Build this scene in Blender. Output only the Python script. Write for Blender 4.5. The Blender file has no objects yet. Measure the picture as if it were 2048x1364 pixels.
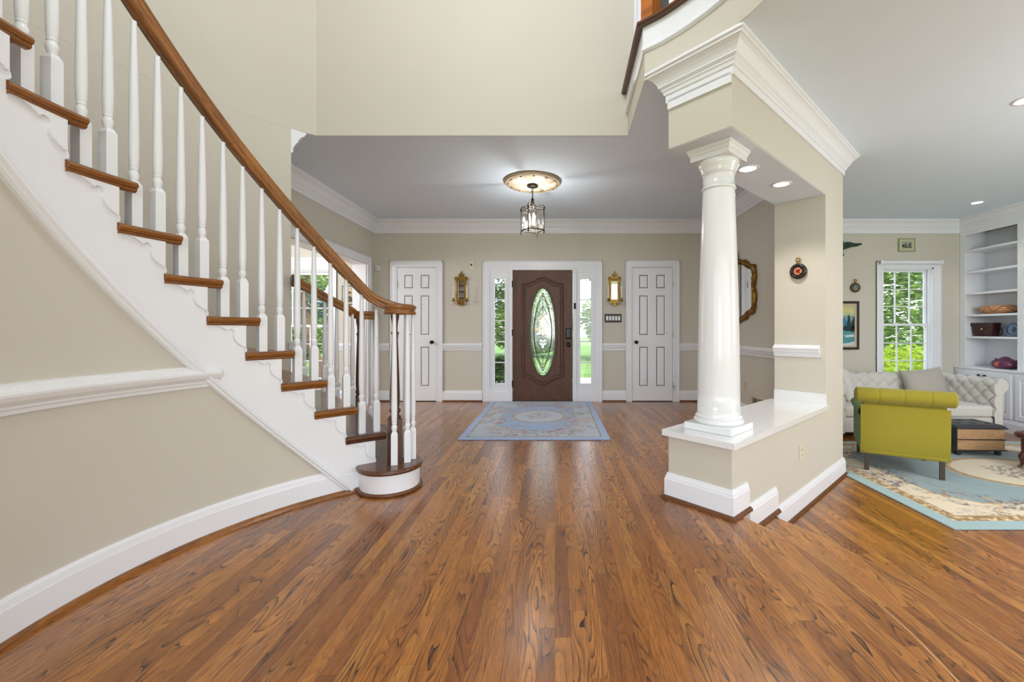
import bpy, bmesh, math, random
from mathutils import Vector, Matrix
from mathutils.geometry import tessellate_polygon
sc = bpy.context.scene
COL = sc.collection
pi = math.pi
cos, sin, rad = math.cos, math.sin, math.radians

# ------------------------------------------------------------------ camera
F_PX, PX, PY, EYE = 838.0, 1110.0, 660.0, 1.09
cam_d = bpy.data.cameras.new('camera'); cam = bpy.data.objects.new('camera', cam_d); COL.objects.link(cam)
cam.location = (0, 0, EYE); cam.rotation_euler = (pi/2, 0, 0)
cam_d.sensor_width = 36; cam_d.lens = F_PX/2048*36
cam_d.shift_x = (1024-PX)/2048; cam_d.shift_y = (PY-682)/2048
cam_d.clip_start = 0.02; cam_d.clip_end = 300
sc.camera = cam

# ------------------------------------------------------------------ exposure
vs = sc.view_settings
vs.view_transform = 'Standard'; vs.look = 'None'; vs.gamma = 1.0; vs.use_curve_mapping = False
vs.exposure = 0.3

# ------------------------------------------------------------------ world: pale summer sky
w = bpy.data.worlds.new('sky'); sc.world = w; w.use_nodes = True
nt = w.node_tree; nt.nodes.clear()
o = nt.nodes.new('ShaderNodeOutputWorld'); bg = nt.nodes.new('ShaderNodeBackground')
tc = nt.nodes.new('ShaderNodeTexCoord'); sp = nt.nodes.new('ShaderNodeSeparateXYZ')
rp = nt.nodes.new('ShaderNodeValToRGB')
cl = nt.nodes.new('ShaderNodeTexNoise'); cl.inputs['Scale'].default_value = 3.0; cl.inputs['Detail'].default_value = 5
mx = nt.nodes.new('ShaderNodeMix'); mx.data_type = 'RGBA'
cr = nt.nodes.new('ShaderNodeValToRGB'); cr.color_ramp.elements[0].position = 0.45; cr.color_ramp.elements[1].position = 0.65
rp.color_ramp.elements[0].position = 0.0; rp.color_ramp.elements[0].color = (0.90, 0.93, 0.97, 1)
rp.color_ramp.elements[1].position = 0.8; rp.color_ramp.elements[1].color = (0.50, 0.68, 0.95, 1)
nt.links.new(tc.outputs['Generated'], sp.inputs[0]); nt.links.new(sp.outputs[2], rp.inputs[0])
nt.links.new(tc.outputs['Generated'], cl.inputs['Vector']); nt.links.new(cl.outputs[0], cr.inputs[0])
nt.links.new(cr.outputs[0], mx.inputs[0]); nt.links.new(rp.outputs[0], mx.inputs[6]); mx.inputs[7].default_value = (0.95, 0.95, 0.96, 1)
nt.links.new(mx.outputs[2], bg.inputs[0]); bg.inputs[1].default_value = 2.4
nt.links.new(bg.outputs[0], o.inputs[0])

# ------------------------------------------------------------------ sun over the front garden
sd = bpy.data.lights.new('sun', 'SUN'); sd.energy = 4.2; sd.angle = rad(1); sd.color = (1, .95, .86)
so = bpy.data.objects.new('sun', sd); COL.objects.link(so); so.location = (10, 0, 12)
so.rotation_euler = Vector((-0.85, 0.45, -1.05)).to_track_quat('-Z', 'Y').to_euler()

def lamp(name, loc, power, size=.1, color=(1, .93, .84), spot=None):
    d = bpy.data.lights.new(name, 'SPOT' if spot else 'POINT'); d.energy = power; d.color = color
    d.shadow_soft_size = size
    if spot: d.spot_size = rad(spot); d.spot_blend = .6
    q = bpy.data.objects.new(name, d); COL.objects.link(q); q.location = loc
    return q
def area(name, loc, power, sx, sy, rot=(0, 0, 0), color=(1, .97, .93)):
    d = bpy.data.lights.new(name, 'AREA'); d.shape = 'RECTANGLE'; d.size = sx; d.size_y = sy; d.energy = power; d.color = color
    q = bpy.data.objects.new(name, d); COL.objects.link(q); q.location = loc; q.rotation_euler = rot
    return q
# unseen fill lights added to brighten stairwell, rooms and hall
LW = (1, .985, .985)
lamp('stairwell_fill_light', (-0.4, 1.4, 4.4), 74, .45, LW)
lamp('living_room_fill_light', (4.6, 1.6, 1.6), 108, .4, LW)
lamp('dining_room_fill_light', (-4.6, 4.2, 1.9), 105, .2, LW)
lamp('hall_fill_light', (0.0, -1.7, 1.3), 60, .5, LW)

# ------------------------------------------------------------------ node helpers
def new_mat(name):
    m = bpy.data.materials.new(name); m.use_nodes = True
    nt = m.node_tree; b = nt.nodes['Principled BSDF']
    return m, nt, b
class N:
    """small helper for wiring maths"""
    def __init__(s, nt): s.nt = nt
    def node(s, t, **k):
        n = s.nt.nodes.new(t)
        for a, v in k.items(): setattr(n, a, v)
        return n
    def put(s, sock, v):
        if hasattr(v, 'is_output') or isinstance(v, bpy.types.NodeSocket): s.nt.links.new(v, sock)
        else: sock.default_value = v
    def m(s, op, a, b=0.0, c=0.0):
        n = s.node('ShaderNodeMath', operation=op)
        s.put(n.inputs[0], a); s.put(n.inputs[1], b)
        if op in ('SMOOTH_MIN', 'MULTIPLY_ADD', 'COMPARE'): s.put(n.inputs[2], c)
        return n.outputs[0]
    def comb(s, x, y, z=0.0):
        n = s.node('ShaderNodeCombineXYZ')
        for i, v in enumerate((x, y, z)): s.put(n.inputs[i], v)
        return n.outputs[0]
    def sep(s, v):
        n = s.node('ShaderNodeSeparateXYZ'); s.put(n.inputs[0], v); return n.outputs
    def noise(s, vec, scale=1., detail=2., rough=.5, dist=0.):
        n = s.node('ShaderNodeTexNoise'); s.put(n.inputs['Vector'], vec)
        n.inputs['Scale'].default_value = scale; n.inputs['Detail'].default_value = detail
        n.inputs['Roughness'].default_value = rough; n.inputs['Distortion'].default_value = dist
        return n.outputs[0]
    def mix(s, f, a, b, mode='MIX'):
        n = s.node('ShaderNodeMix', data_type='RGBA', blend_type=mode)
        s.put(n.inputs[0], f)
        for i, v in ((6, a), (7, b)):
            if isinstance(v, tuple): n.inputs[i].default_value = (*v[:3], 1)
            else: s.put(n.inputs[i], v)
        return n.outputs[2]
    def step(s, v, lo, hi):
        n = s.node('ShaderNodeMapRange'); s.put(n.inputs[0], v)
        n.inputs[1].default_value = lo; n.inputs[2].default_value = hi
        return n.outputs[0]
    def co(s, which='Object'):
        return s.node('ShaderNodeTexCoord').outputs[which]
def srgb(r, g, b):
    f = lambda c: ((c/255+.055)/1.055)**2.4 if c/255 > .04045 else c/255/12.92
    return (f(r), f(g), f(b))

def plain(name, c, rough=.5, metal=0., var=.03, vs_=6., bump=0., bs=60., coat=0., spec=.5, sheen=0.):
    m, nt, b = new_mat(name); n = N(nt)
    b.inputs['Roughness'].default_value = rough; b.inputs['Metallic'].default_value = metal
    b.inputs['Coat Weight'].default_value = coat; b.inputs['Specular IOR Level'].default_value = spec
    b.inputs['Sheen Weight'].default_value = sheen
    v = n.noise(n.co(), vs_, 3)
    d = tuple(x*(1-var*2) for x in c); l = tuple(min(1, x*(1+var*2)) for x in c)
    n.put(b.inputs['Base Color'], n.mix(v, d, l))
    if bump:
        bp = n.node('ShaderNodeBump'); bp.inputs['Strength'].default_value = bump; bp.inputs['Distance'].default_value = .002
        n.put(bp.inputs['Height'], n.noise(n.co(), bs, 3)); n.put(b.inputs['Normal'], bp.outputs[0])
    return m
def emit(name, c, s):
    m, nt, b = new_mat(name)
    b.inputs['Base Color'].default_value = (*c, 1); b.inputs['Emission Color'].default_value = (*c, 1); b.inputs['Emission Strength'].default_value = s
    return m
def glass(name, tint=(1, 1, 1), gloss=.06, rough=.02, wob=0.):
    m = bpy.data.materials.new(name); m.use_nodes = True; nt = m.node_tree; nt.nodes.clear(); n = N(nt)
    out = n.node('ShaderNodeOutputMaterial'); mixs = n.node('ShaderNodeMixShader')
    tr = n.node('ShaderNodeBsdfTransparent'); tr.inputs[0].default_value = (*tint, 1)
    gl = n.node('ShaderNodeBsdfGlossy'); gl.inputs['Roughness'].default_value = rough
    mixs.inputs[0].default_value = gloss
    nt.links.new(tr.outputs[0], mixs.inputs[1]); nt.links.new(gl.outputs[0], mixs.inputs[2]); nt.links.new(mixs.outputs[0], out.inputs[0])
    return m

def wood_uv(name, light, dark, line, rough=.3, coat=.3):
    """oak: grain runs along u"""
    m, nt, b = new_mat(name); n = N(nt)
    u, v, _ = n.sep(n.co('UV'))
    g = n.noise(n.comb(n.m('MULTIPLY', u, 3.), n.m('MULTIPLY', v, 28.)), 1., 3, .6, .6)
    fine = n.noise(n.comb(n.m('MULTIPLY', u, 14.), n.m('MULTIPLY', v, 320.)), 1., 2, .6)
    lines = n.m('POWER', n.m('ABSOLUTE', n.m('SUBTRACT', n.m('MULTIPLY', n.m('FRACT', n.m('MULTIPLY', g, 7.)), 2.), 1.)), 5.)
    c = n.mix(n.step(g, .3, .7), dark, light)
    c = n.mix(n.m('MULTIPLY', lines, .65), c, line)
    c = n.mix(n.m('MULTIPLY', n.step(fine, .52, .68), .5), c, line)
    n.put(b.inputs['Base Color'], c)
    b.inputs['Roughness'].default_value = rough; b.inputs['Coat Weight'].default_value = coat; b.inputs['Coat Roughness'].default_value = .12
    bp = n.node('ShaderNodeBump'); bp.inputs['Strength'].default_value = .12; bp.inputs['Distance'].default_value = .001
    n.put(bp.inputs['Height'], fine); n.put(b.inputs['Normal'], bp.outputs[0])
    return m

def oak_floor():
    m, nt, b = new_mat('oak_strip_floor'); n = N(nt)
    x, y, z = n.sep(n.co())
    W = .0572
    xs = n.m('DIVIDE', x, W); xi = n.m('FLOOR', xs); fx = n.m('FRACT', xs)
    wn = n.node('ShaderNodeTexWhiteNoise', noise_dimensions='1D'); n.put(wn.inputs['W'], xi)
    ys = n.m('ADD', n.m('DIVIDE', y, .85), n.m('MULTIPLY', wn.outputs[0], 7.3)); yi = n.m('FLOOR', ys); fy = n.m('FRACT', ys)
    wc = n.node('ShaderNodeTexWhiteNoise', noise_dimensions='3D'); n.put(wc.inputs['Vector'], n.comb(xi, yi, 3.))
    r, g, bb = n.sep(wc.outputs['Color'])
    # cathedral grain: contour lines of a stretched smooth field, new for every board
    fld = n.noise(n.comb(n.m('ADD', n.m('MULTIPLY', x, 12.), n.m('MULTIPLY', r, 40.)),
                         n.m('ADD', n.m('MULTIPLY', y, 1.7), n.m('MULTIPLY', g, 40.)), n.m('MULTIPLY', bb, 9.)), 1., 1.2, .45, .25)
    fr = n.m('FRACT', n.m('MULTIPLY', fld, 14.))
    ln = n.m('POWER', fr, 3.4)
    wob = n.noise(n.comb(n.m('MULTIPLY', x, 90.), n.m('MULTIPLY', y, 5.), g), 1., 2, .6)
    ln = n.m('MULTIPLY', ln, n.step(wob, .26, .50))
    strong = n.step(n.noise(n.comb(n.m('MULTIPLY', x, 8.), n.m('MULTIPLY', y, 1.3), bb), 1., 1), .38, .60)
    fine = n.noise(n.comb(n.m('MULTIPLY', x, 420.), n.m('MULTIPLY', y, 16.), r), 1., 3, .65)
    c = n.mix(r, srgb(204, 134, 62), srgb(156, 94, 40))
    c = n.mix(n.m('MULTIPLY', n.step(bb, .72, 1.), .55), c, srgb(116, 66, 32))
    c = n.mix(n.m('MULTIPLY', n.step(g, .8, 1.), .5), c, srgb(216, 152, 76))
    c = n.mix(n.m('MULTIPLY', n.step(n.noise(n.comb(n.m('MULTIPLY', x, 30.), n.m('MULTIPLY', y, 2.5), g), 1., 3, .6), .35, .7), .35), c, srgb(116, 66, 30))
    c = n.mix(n.m('MULTIPLY', ln, n.m('MULTIPLY', n.m('ADD', strong, .5), .72)), c, srgb(40, 19, 11))
    c = n.mix(n.m('MULTIPLY', n.step(fine, .48, .64), .6), c, srgb(62, 32, 16))
    sx = n.m('MINIMUM', fx, n.m('SUBTRACT', 1., fx)); seam = n.m('MAXIMUM', n.step(sx, .02, .0), n.step(n.m('MINIMUM', fy, n.m('SUBTRACT', 1., fy)), .0016, .0))
    c = n.mix(n.m('MULTIPLY', seam, .6), c, srgb(44, 24, 14))
    n.put(b.inputs['Base Color'], c)
    n.put(b.inputs['Roughness'], n.m('ADD', .20, n.m('MULTIPLY', fine, .12)))
    b.inputs['Specular IOR Level'].default_value = .42; b.inputs['Coat Weight'].default_value = .45; b.inputs['Coat Roughness'].default_value = .24
    bp = n.node('ShaderNodeBump'); bp.inputs['Strength'].default_value = .22; bp.inputs['Distance'].default_value = .0012
    n.put(bp.inputs['Height'], n.m('SUBTRACT', n.m('MULTIPLY', fine, .5), n.m('ADD', seam, n.m('MULTIPLY', ln, .4)))); n.put(b.inputs['Normal'], bp.outputs[0])
    return m

def fabric(name, c, var=.06, scale=900., rough=.85, bump=.35):
    m, nt, b = new_mat(name); n = N(nt)
    x, y, z = n.sep(n.co())
    a = n.noise(n.comb(n.m('MULTIPLY', x, scale*.15), n.m('MULTIPLY', y, scale*.15), n.m('MULTIPLY', z, scale)), 1., 2)
    bb = n.noise(n.co(), 7., 3)
    col = n.mix(a, tuple(q*(1-var) for q in c), tuple(min(1, q*(1+var)) for q in c))
    col = n.mix(n.m('MULTIPLY', bb, .25), col, tuple(q*.86 for q in c))
    n.put(b.inputs['Base Color'], col); b.inputs['Roughness'].default_value = rough; b.inputs['Sheen Weight'].default_value = .25
    b.inputs['Specular IOR Level'].default_value = .2
    bp = n.node('ShaderNodeBump'); bp.inputs['Strength'].default_value = bump; bp.inputs['Distance'].default_value = .001
    n.put(bp.inputs['Height'], a); n.put(b.inputs['Normal'], bp.outputs[0])
    return m

WALL = plain('beige_wall_paint', srgb(208, 203, 191), .62, var=.012, vs_=1.5, bump=.05, bs=220)
CEIL = plain('ceiling_paint', srgb(228, 241, 255), .8, var=.01)
TRIM = plain('white_trim_paint', srgb(238, 240, 246), .32, var=.006, vs_=3)
GLOSSW = plain('gloss_white_paint', srgb(236, 237, 240), .2, var=.004, coat=.5)
FLOOR = oak_floor()
OAK = wood_uv('stained_oak', srgb(172, 110, 46), srgb(120, 72, 28), srgb(48, 26, 12))
OAKD = wood_uv('dark_stained_oak', srgb(112, 68, 38), srgb(84, 48, 28), srgb(36, 20, 14), .34)
OAKO = wood_uv('orange_oak', srgb(200, 118, 32), srgb(170, 92, 22), srgb(110, 52, 16))
DOORW = wood_uv('door_oak', srgb(106, 66, 42), srgb(84, 49, 30), srgb(38, 20, 12), .5, .05)
SHOE = wood_uv('shoe_mould_wood', srgb(120, 72, 36), srgb(98, 56, 28), srgb(60, 34, 18), .4, .1)
BLACK = plain('black_metal', (.02, .02, .022), .35, .6)
NICKEL = plain('brushed_hinge_metal', (.45, .44, .42), .35, .9)
BRASS = plain('aged_brass', srgb(150, 118, 56), .32, .85, var=.25, vs_=30, bump=.6, bs=120)
GOLD = plain('antique_gold_leaf', srgb(140, 104, 42), .36, .8, var=.3, vs_=25, bump=.8, bs=90)
MIRROR = plain('mirror_silver', (.9, .9, .9), .02, 1., var=0)
CLEAR = glass('clear_window_glass')
CREAM = plain('cream_candle_wax', srgb(240, 232, 214), .5)

# ------------------------------------------------------------------ mesh builder
class M:
    def __init__(s): s.v = []; s.f = []; s.sm = []; s.uv = []; s.mi = []
    def add(s, vs_, fs, smooth=False, uvs=None, mi=0):
        b = len(s.v); s.v += [tuple(q) for q in vs_]
        for i, f in enumerate(fs):
            s.f.append([b+k for k in f]); s.sm.append(smooth); s.mi.append(mi)
            s.uv.append(uvs[i] if uvs else None)
        return s
    def box(s, x0, x1, y0, y1, z0, z1, mi=0, T=None):
        vs_ = [(x, y, z) for z in (z0, z1) for y in (y0, y1) for x in (x0, x1)]
        if T: vs_ = [T @ Vector(q) for q in vs_]
        return s.add(vs_, [(0, 2, 3, 1), (4, 5, 7, 6), (0, 1, 5, 4), (2, 6, 7, 3), (0, 4, 6, 2), (1, 3, 7, 5)], mi=mi)
    def rbox(s, x0, x1, y0, y1, z0, z1, r, n=6, puff=(0, 0, 0), mi=0, T=None):
        """box with rounded edges, faces may bulge"""
        c = Vector(((x0+x1)/2, (y0+y1)/2, (z0+z1)/2)); h = Vector(((x1-x0)/2, (y1-y0)/2, (z1-z0)/2))
        r = min(r, *h)
        tt = []
        k = max(3, n//2)
        for ax in range(3):
            inner = h[ax]-r
            a = [-h[ax]+r*(1-cos(pi/2*i/k)) for i in range(k+1)]; a = [-inner-r*cos(pi/2*i/k) for i in range(k+1)]
            mid = [-inner+2*inner*i/n for i in range(1, n)]
            tt.append(a+mid+[-q for q in reversed(a)])
        for ax in range(3):
            u, v = [(1, 2), (2, 0), (0, 1)][ax]
            for sg in (-1, 1):
                A, B = tt[u], tt[v]; vs_ = []
                for p in A:
                    for q in B:
                        P = Vector((0, 0, 0)); P[ax] = sg*h[ax]; P[u] = p; P[v] = q
                        I = Vector([max(-h[i]+r, min(h[i]-r, P[i])) for i in range(3)])
                        d = P-I
                        P2 = I+d.normalized()*r if d.length > 1e-9 else P
                        for i in range(3):
                            j, l = (i+1) % 3, (i+2) % 3
                            P2[i] += puff[i]*(1 if P2[i] > 0 else -1)*(abs(P2[i])/h[i])*max(0, 1-(P2[j]/h[j])**2)*max(0, 1-(P2[l]/h[l])**2) if puff[i] else 0
                        vs_.append(c+P2)
                if T: vs_ = [T @ q for q in vs_]
                nb = len(B); fs = []
                for i in range(len(A)-1):
                    for j in range(nb-1):
                        f = (i*nb+j, (i+1)*nb+j, (i+1)*nb+j+1, i*nb+j+1)
                        fs.append(f if sg > 0 else f[::-1])
                s.add(vs_, fs, True, mi=mi)
        return s
    def prism(s, pts, lo, hi, plane='XY', holes=(), mi=0, smooth=False):
        """2-D polygon (with holes) extruded. plane XY: extrude z; XZ: extrude y; YZ: extrude x"""
        loops = [list(pts)]+[list(h) for h in holes]
        def P(q, e):
            return {'XY': (q[0], q[1], e), 'XZ': (q[0], e, q[1]), 'YZ': (e, q[0], q[1])}[plane]
        flat = [q for l in loops for q in l]; n = len(flat)
        tris = tessellate_polygon([[Vector((q[0], q[1], 0)) for q in l] for l in loops])
        vs_ = [P(q, lo) for q in flat]+[P(q, hi) for q in flat]
        fs = [tuple(t) for t in tris]+[tuple(n+k for k in t[::-1]) for t in tris]
        s.add(vs_, fs, mi=mi)
        off = 0; vs2 = []; fs2 = []
        for l in loops:
            k = len(l)
            fs2 += [(off+i, off+(i+1) % k, n+off+(i+1) % k, n+off+i) for i in range(k)]
            off += k
        return s.add(vs_, fs2, smooth, mi=mi)
    def lathe(s, prof, c=(0, 0, 0), seg=24, axis='Z', mi=0, sx=1, sy=1):
        vs_ = []; uvs = []
        for r, z in prof:
            for i in range(seg):
                a = 2*pi*i/seg; p = (r*cos(a)*sx, r*sin(a)*sy, z)
                if axis == 'Y': p = (p[0], -p[2], p[1])
                if axis == 'X': p = (p[2], p[0], p[1])
                vs_.append((c[0]+p[0], c[1]+p[1], c[2]+p[2]))
        fs = []
        for j in range(len(prof)-1):
            for i in range(seg):
                fs.append((j*seg+i, j*seg+(i+1) % seg, (j+1)*seg+(i+1) % seg, (j+1)*seg+i))
                w0, w1 = i/seg*.3, (i+1)/seg*.3; z0, z1 = prof[j][1], prof[j+1][1]
                uvs.append([(z0, w0), (z0, w1), (z1, w1), (z1, w0)])
        n = len(vs_)
        s.add(vs_, fs, True, uvs, mi)
        s.add(vs_[:seg], [tuple(reversed(range(seg)))], mi=mi); s.add(vs_[-seg:], [tuple(range(seg))], mi=mi)
        return s
    def tube(s, path, r, seg=8, closed=False, mi=0, flat=1.):
        path = [Vector(p) for p in path]; n = len(path)
        rr = r if isinstance(r, (list, tuple)) else [r]*n
        vs_ = []; ups = None; L = [0.]
        for i in range(1, n): L.append(L[-1]+(path[i]-path[i-1]).length)
        T0 = None
        for i in range(n):
            a = path[(i-1) % n] if (closed or i > 0) else path[i]; b = path[(i+1) % n] if (closed or i < n-1) else path[i]
            T = (b-a).normalized()
            if ups is None:
                ups = Vector((0, 0, 1)) if abs(T.z) < .9 else Vector((1, 0, 0))
            S = T.cross(ups); S = S.normalized() if S.length > 1e-6 else Vector((1, 0, 0)); U = S.cross(T).normalized(); ups = U
            for k in range(seg):
                t = 2*pi*k/seg
                vs_.append(path[i]+S*cos(t)*rr[i]+U*sin(t)*rr[i]*flat)
        fs = []; uvs = []
        m = n if closed else n-1
        for i in range(m):
            j = (i+1) % n
            l1 = L[i+1] if i+1 < n else L[i]+.05
            for k in range(seg):
                fs.append((i*seg+k, i*seg+(k+1) % seg, j*seg+(k+1) % seg, j*seg+k))
                uvs.append([(L[i], k*.01), (L[i], k*.01+.01), (l1, k*.01+.01), (l1, k*.01)])
        s.add(vs_, fs, True, uvs, mi)
        if not closed:
            s.add(vs_[:seg], [tuple(range(seg))], mi=mi); s.add(vs_[-seg:], [tuple(reversed(range(seg)))], mi=mi)
        return s
    def sweep(s, prof, path, closed=False, smooth=False, cap=True, mi=0, z=0., stretch=False):
        """moulding: prof = [(out, up)], out is to the RIGHT of the walking direction; path = 2-D/3-D points, mitred"""
        P = [Vector((p[0], p[1], p[2] if len(p) > 2 else z)) for p in path]; n = len(P); k = len(prof)
        vs_ = []; L = [0.]
        for i in range(1, n): L.append(L[-1]+(P[i]-P[i-1]).length)
        for i in range(n):
            a = P[i]-P[i-1] if (closed or i > 0) else P[1]-P[0]
            b = P[(i+1) % n]-P[i] if (closed or i < n-1) else P[i]-P[i-1]
            a = Vector((a.x, a.y)).normalized(); b = Vector((b.x, b.y)).normalized()
            na = Vector((a.y, -a.x)); nb = Vector((b.y, -b.x)); nn = na+nb
            nn = nn/max(.2, nn.length_squared)*2 if nn.length > 1e-6 else na
            k_ = 1.
            if stretch:
                q_ = P[min(i+1, n-1)]-P[max(i-1, 0)]; k_ = min(1.7, math.sqrt(1+q_.z**2/max(1e-6, q_.x**2+q_.y**2)))
            for o_, u_ in prof: vs_.append((P[i].x+nn.x*o_, P[i].y+nn.y*o_, P[i].z+u_*k_))
        fs = []; uvs = []; q = [0.]
        for i in range(k): q.append(q[-1]+math.hypot(prof[(i+1) % k][0]-prof[i][0], prof[(i+1) % k][1]-prof[i][1]))
        for i in range(n if closed else n-1):
            j = (i+1) % n; l1 = L[i+1] if i+1 < n else L[i]+.1
            for t in range(k):
                u = (t+1) % k
                fs.append((i*k+t, j*k+t, j*k+u, i*k+u)); uvs.append([(L[i], q[t]), (l1, q[t]), (l1, q[t+1]), (L[i], q[t+1])])
        s.add(vs_, fs, smooth, uvs, mi)
        if not closed and cap:
            for base, rev in ((0, False), ((n-1)*k, True)):
                tr = tessellate_polygon([[Vector((a, b, 0)) for a, b in prof]])
                s.add(vs_[base:base+k], [tuple(t) if not rev else tuple(t[::-1]) for t in tr], mi=mi)
        return s
    def grid(s, fn, nu, nv, smooth=True, mi=0, close_u=False, uvf=None):
        vs_ = [fn(i/nu, j/nv) for i in range(nu+1) for j in range(nv+1)]
        fs = []; uvs = []
        for i in range(nu):
            for j in range(nv):
                fs.append((i*(nv+1)+j, (i+1)*(nv+1)+j, (i+1)*(nv+1)+j+1, i*(nv+1)+j+1))
                uvs.append([(i/nu, j/nv), ((i+1)/nu, j/nv), ((i+1)/nu, (j+1)/nv), (i/nu, (j+1)/nv)])
        return s.add(vs_, fs, smooth, uvs, mi)
    def build(s, name, mat, parent=None, grain=0, merge=False, loc=None, rot=None, bevel=0):
        me = bpy.data.meshes.new(name); me.from_pydata(s.v, [], s.f)
        mats = mat if isinstance(mat, (list, tuple)) else [mat]
        for q in mats: me.materials.append(q)
        me.polygons.foreach_set('use_smooth', s.sm); me.polygons.foreach_set('material_index', s.mi)
        ul = me.uv_layers.new(name='UVMap').data
        o1, o2 = [(1, 2), (0, 2), (0, 1)][grain]
        for p, uv in zip(me.polygons, s.uv):
            for t, li in enumerate(p.loop_indices):
                if uv: ul[li].uv = uv[t]
                else:
                    c = s.v[me.loops[li].vertex_index]; ul[li].uv = (c[grain], c[o1]+c[o2]*.83)
        if merge or True:
            bm = bmesh.new(); bm.from_mesh(me)
            if merge: bmesh.ops.remove_doubles(bm, verts=bm.verts, dist=1e-5)
            if merge: bmesh.ops.recalc_face_normals(bm, faces=bm.faces)
            bm.to_mesh(me); bm.free()
        ob = bpy.data.objects.new(name, me); COL.objects.link(ob)
        if parent: ob.parent = parent
        if loc: ob.location = loc
        if rot: ob.rotation_euler = rot
        if bevel:
            md = ob.modifiers.new('bevel', 'BEVEL'); md.width = bevel; md.segments = 2; md.limit_method = 'ANGLE'; md.angle_limit = rad(40)
        return ob

def thing(name, label, cat, loc=(0, 0, 0), rz=0, group=None):
    ob = bpy.data.objects.new(name, None); COL.objects.link(ob); ob.location = loc; ob.rotation_euler = (0, 0, rz)
    ob.empty_display_size = .1
    return tag(ob, label, cat, group)
def tag(ob, label, cat, group=None, kind=None):
    ob['label'] = label; ob['category'] = cat
    if group: ob['group'] = group
    if kind: ob['kind'] = kind
    return ob
def struct(ob, label=None, cat=None):
    ob['kind'] = 'structure'
    if label: ob['label'] = label
    if cat: ob['category'] = cat
    return ob
def sempty(name, label=None, cat=None):
    ob = bpy.data.objects.new(name, None); COL.objects.link(ob); return struct(ob, label, cat)
def holes_wall(m, a0, a1, z0, z1, holes, b0, b1, axis='x', mi=0):
    """slab in the a/z plane with rectangular openings, thickness b0..b1"""
    A = sorted({a0, a1, *[h[0] for h in holes], *[h[1] for h in holes]}); Z = sorted({z0, z1, *[h[2] for h in holes], *[h[3] for h in holes]})
    A = [a for a in A if a0 <= a <= a1]; Z = [z for z in Z if z0 <= z <= z1]
    for i in range(len(A)-1):
        run = None
        for j in range(len(Z)-1):
            ca, cz = (A[i]+A[i+1])/2, (Z[j]+Z[j+1])/2
            solid = not any(h[0] < ca < h[1] and h[2] < cz < h[3] for h in holes)
            if solid and run is None: run = Z[j]
            if run is not None and (not solid or j == len(Z)-2):
                top = Z[j+1] if solid else Z[j]
                if axis == 'x': m.box(A[i], A[i+1], b0, b1, run, top, mi)
                else: m.box(b0, b1, A[i], A[i+1], run, top, mi)
                run = None
    return m

# ------------------------------------------------------------------ measured layout (metres)
CX, CY, R0, R1 = -.395, 1.663, 1.53, 2.55          # the round stairwell
H, H2, HT = 2.76, 3.141, 5.7                      # ceiling, upper floor, upper ceiling
YB, XL, XR, XB, ZL = 6.40, -2.76, 2.38, 6.18, -.29
def pol(r, th, z=None):
    p = (CX+r*cos(rad(th)), CY+r*sin(rad(th)))
    return p if z is None else (*p, z)
def arc(r, a, b, n): return [pol(r, a+(b-a)*i/n) for i in range(n+1)]
PH = rad(42.5)
dv = Vector((cos(PH), sin(PH))); mv = Vector((-sin(PH), cos(PH)))
NC = Vector((1.022, 2.422)); TW = .417; TP, TE = 1.80, 2.35
def hw(t, s): q = NC+dv*t+mv*s; return (q.x, q.y)     # half-wall frame: t along, s across
E1 = pol(R1, 134.7); E2 = (XL, E1[1]+(E1[0]-XL)*1.0)
A0 = (.60, 2.81); A1 = (.625, 3.607); A2 = (-2.04, 3.607)
BACK = -2.6

# ------------------------------------------------------------------ floors
m = M()
rs = 1.68
edge = [pol(rs, a) for a in [36, 30, 24, 18, 12, 6, 0, -6, -12, -18, -24]]
t0 = Vector(edge[-1])
poly = [(XL-.2, BACK), (t0.x, BACK)]+list(reversed(edge))+[hw(.16, -.0), hw(.16, .2), hw(TP, .2), hw(TE, .3), (XR+.06, 4.35), (XR+.06, YB+.12), (XL-.2, YB+.12)]
m.prism(poly, -.145, 0)
struct(m.build('floor', FLOOR), 'glossy stained oak strip floor of the entrance hall', 'floor')
m = M()
r2 = 2.15
edge2 = [pol(r2, a) for a in [33.4, 30, 25, 20, 15, 10, 5, 0, -6, -12, -18, -24]]
t2 = Vector(edge2[-1])
poly = [(t0.x-.3, BACK), (t2.x, BACK)]+list(reversed(edge2))+[hw(.60, -.001), hw(.14, -.001)]+[pol(rs-.25, a) for a in [30, 15, 0, -12, -24]]
m.prism(poly, -.285, -.146)
st = m.build('stair_step', FLOOR); tag(st, 'broad curved oak step leading down to the living room', 'step')
# rounded nosings along the two curved edges
NOSE = wood_uv('glint_oak_edge', srgb(214, 158, 96), srgb(176, 120, 64), srgb(120, 72, 34), .2, .5)  # lighter oak colour paints in the glint along the step edges
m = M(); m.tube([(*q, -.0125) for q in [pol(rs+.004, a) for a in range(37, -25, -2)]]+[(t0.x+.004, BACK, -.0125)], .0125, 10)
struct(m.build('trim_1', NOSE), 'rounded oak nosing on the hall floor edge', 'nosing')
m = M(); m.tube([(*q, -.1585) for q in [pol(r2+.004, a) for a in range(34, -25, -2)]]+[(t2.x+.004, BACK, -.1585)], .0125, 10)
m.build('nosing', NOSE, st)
m = M(); m.box(.4, 6.7, BACK, YB+.12, -.45, ZL)
struct(m.build('floor_living_room', FLOOR), 'stained oak strip floor of the sunken living room', 'floor')
m = M(); m.box(-6.6, XL-.2, BACK, YB+.12, -.15, 0); struct(m.build('floor_dining_room', FLOOR), 'oak floor of the dining room', 'floor')
m = M(); m.box(-6.6, t0.x-.02, BACK, YB+.12, -.45, -.151); struct(m.build('floor_base', plain('concrete', (.3, .3, .3))))

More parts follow.
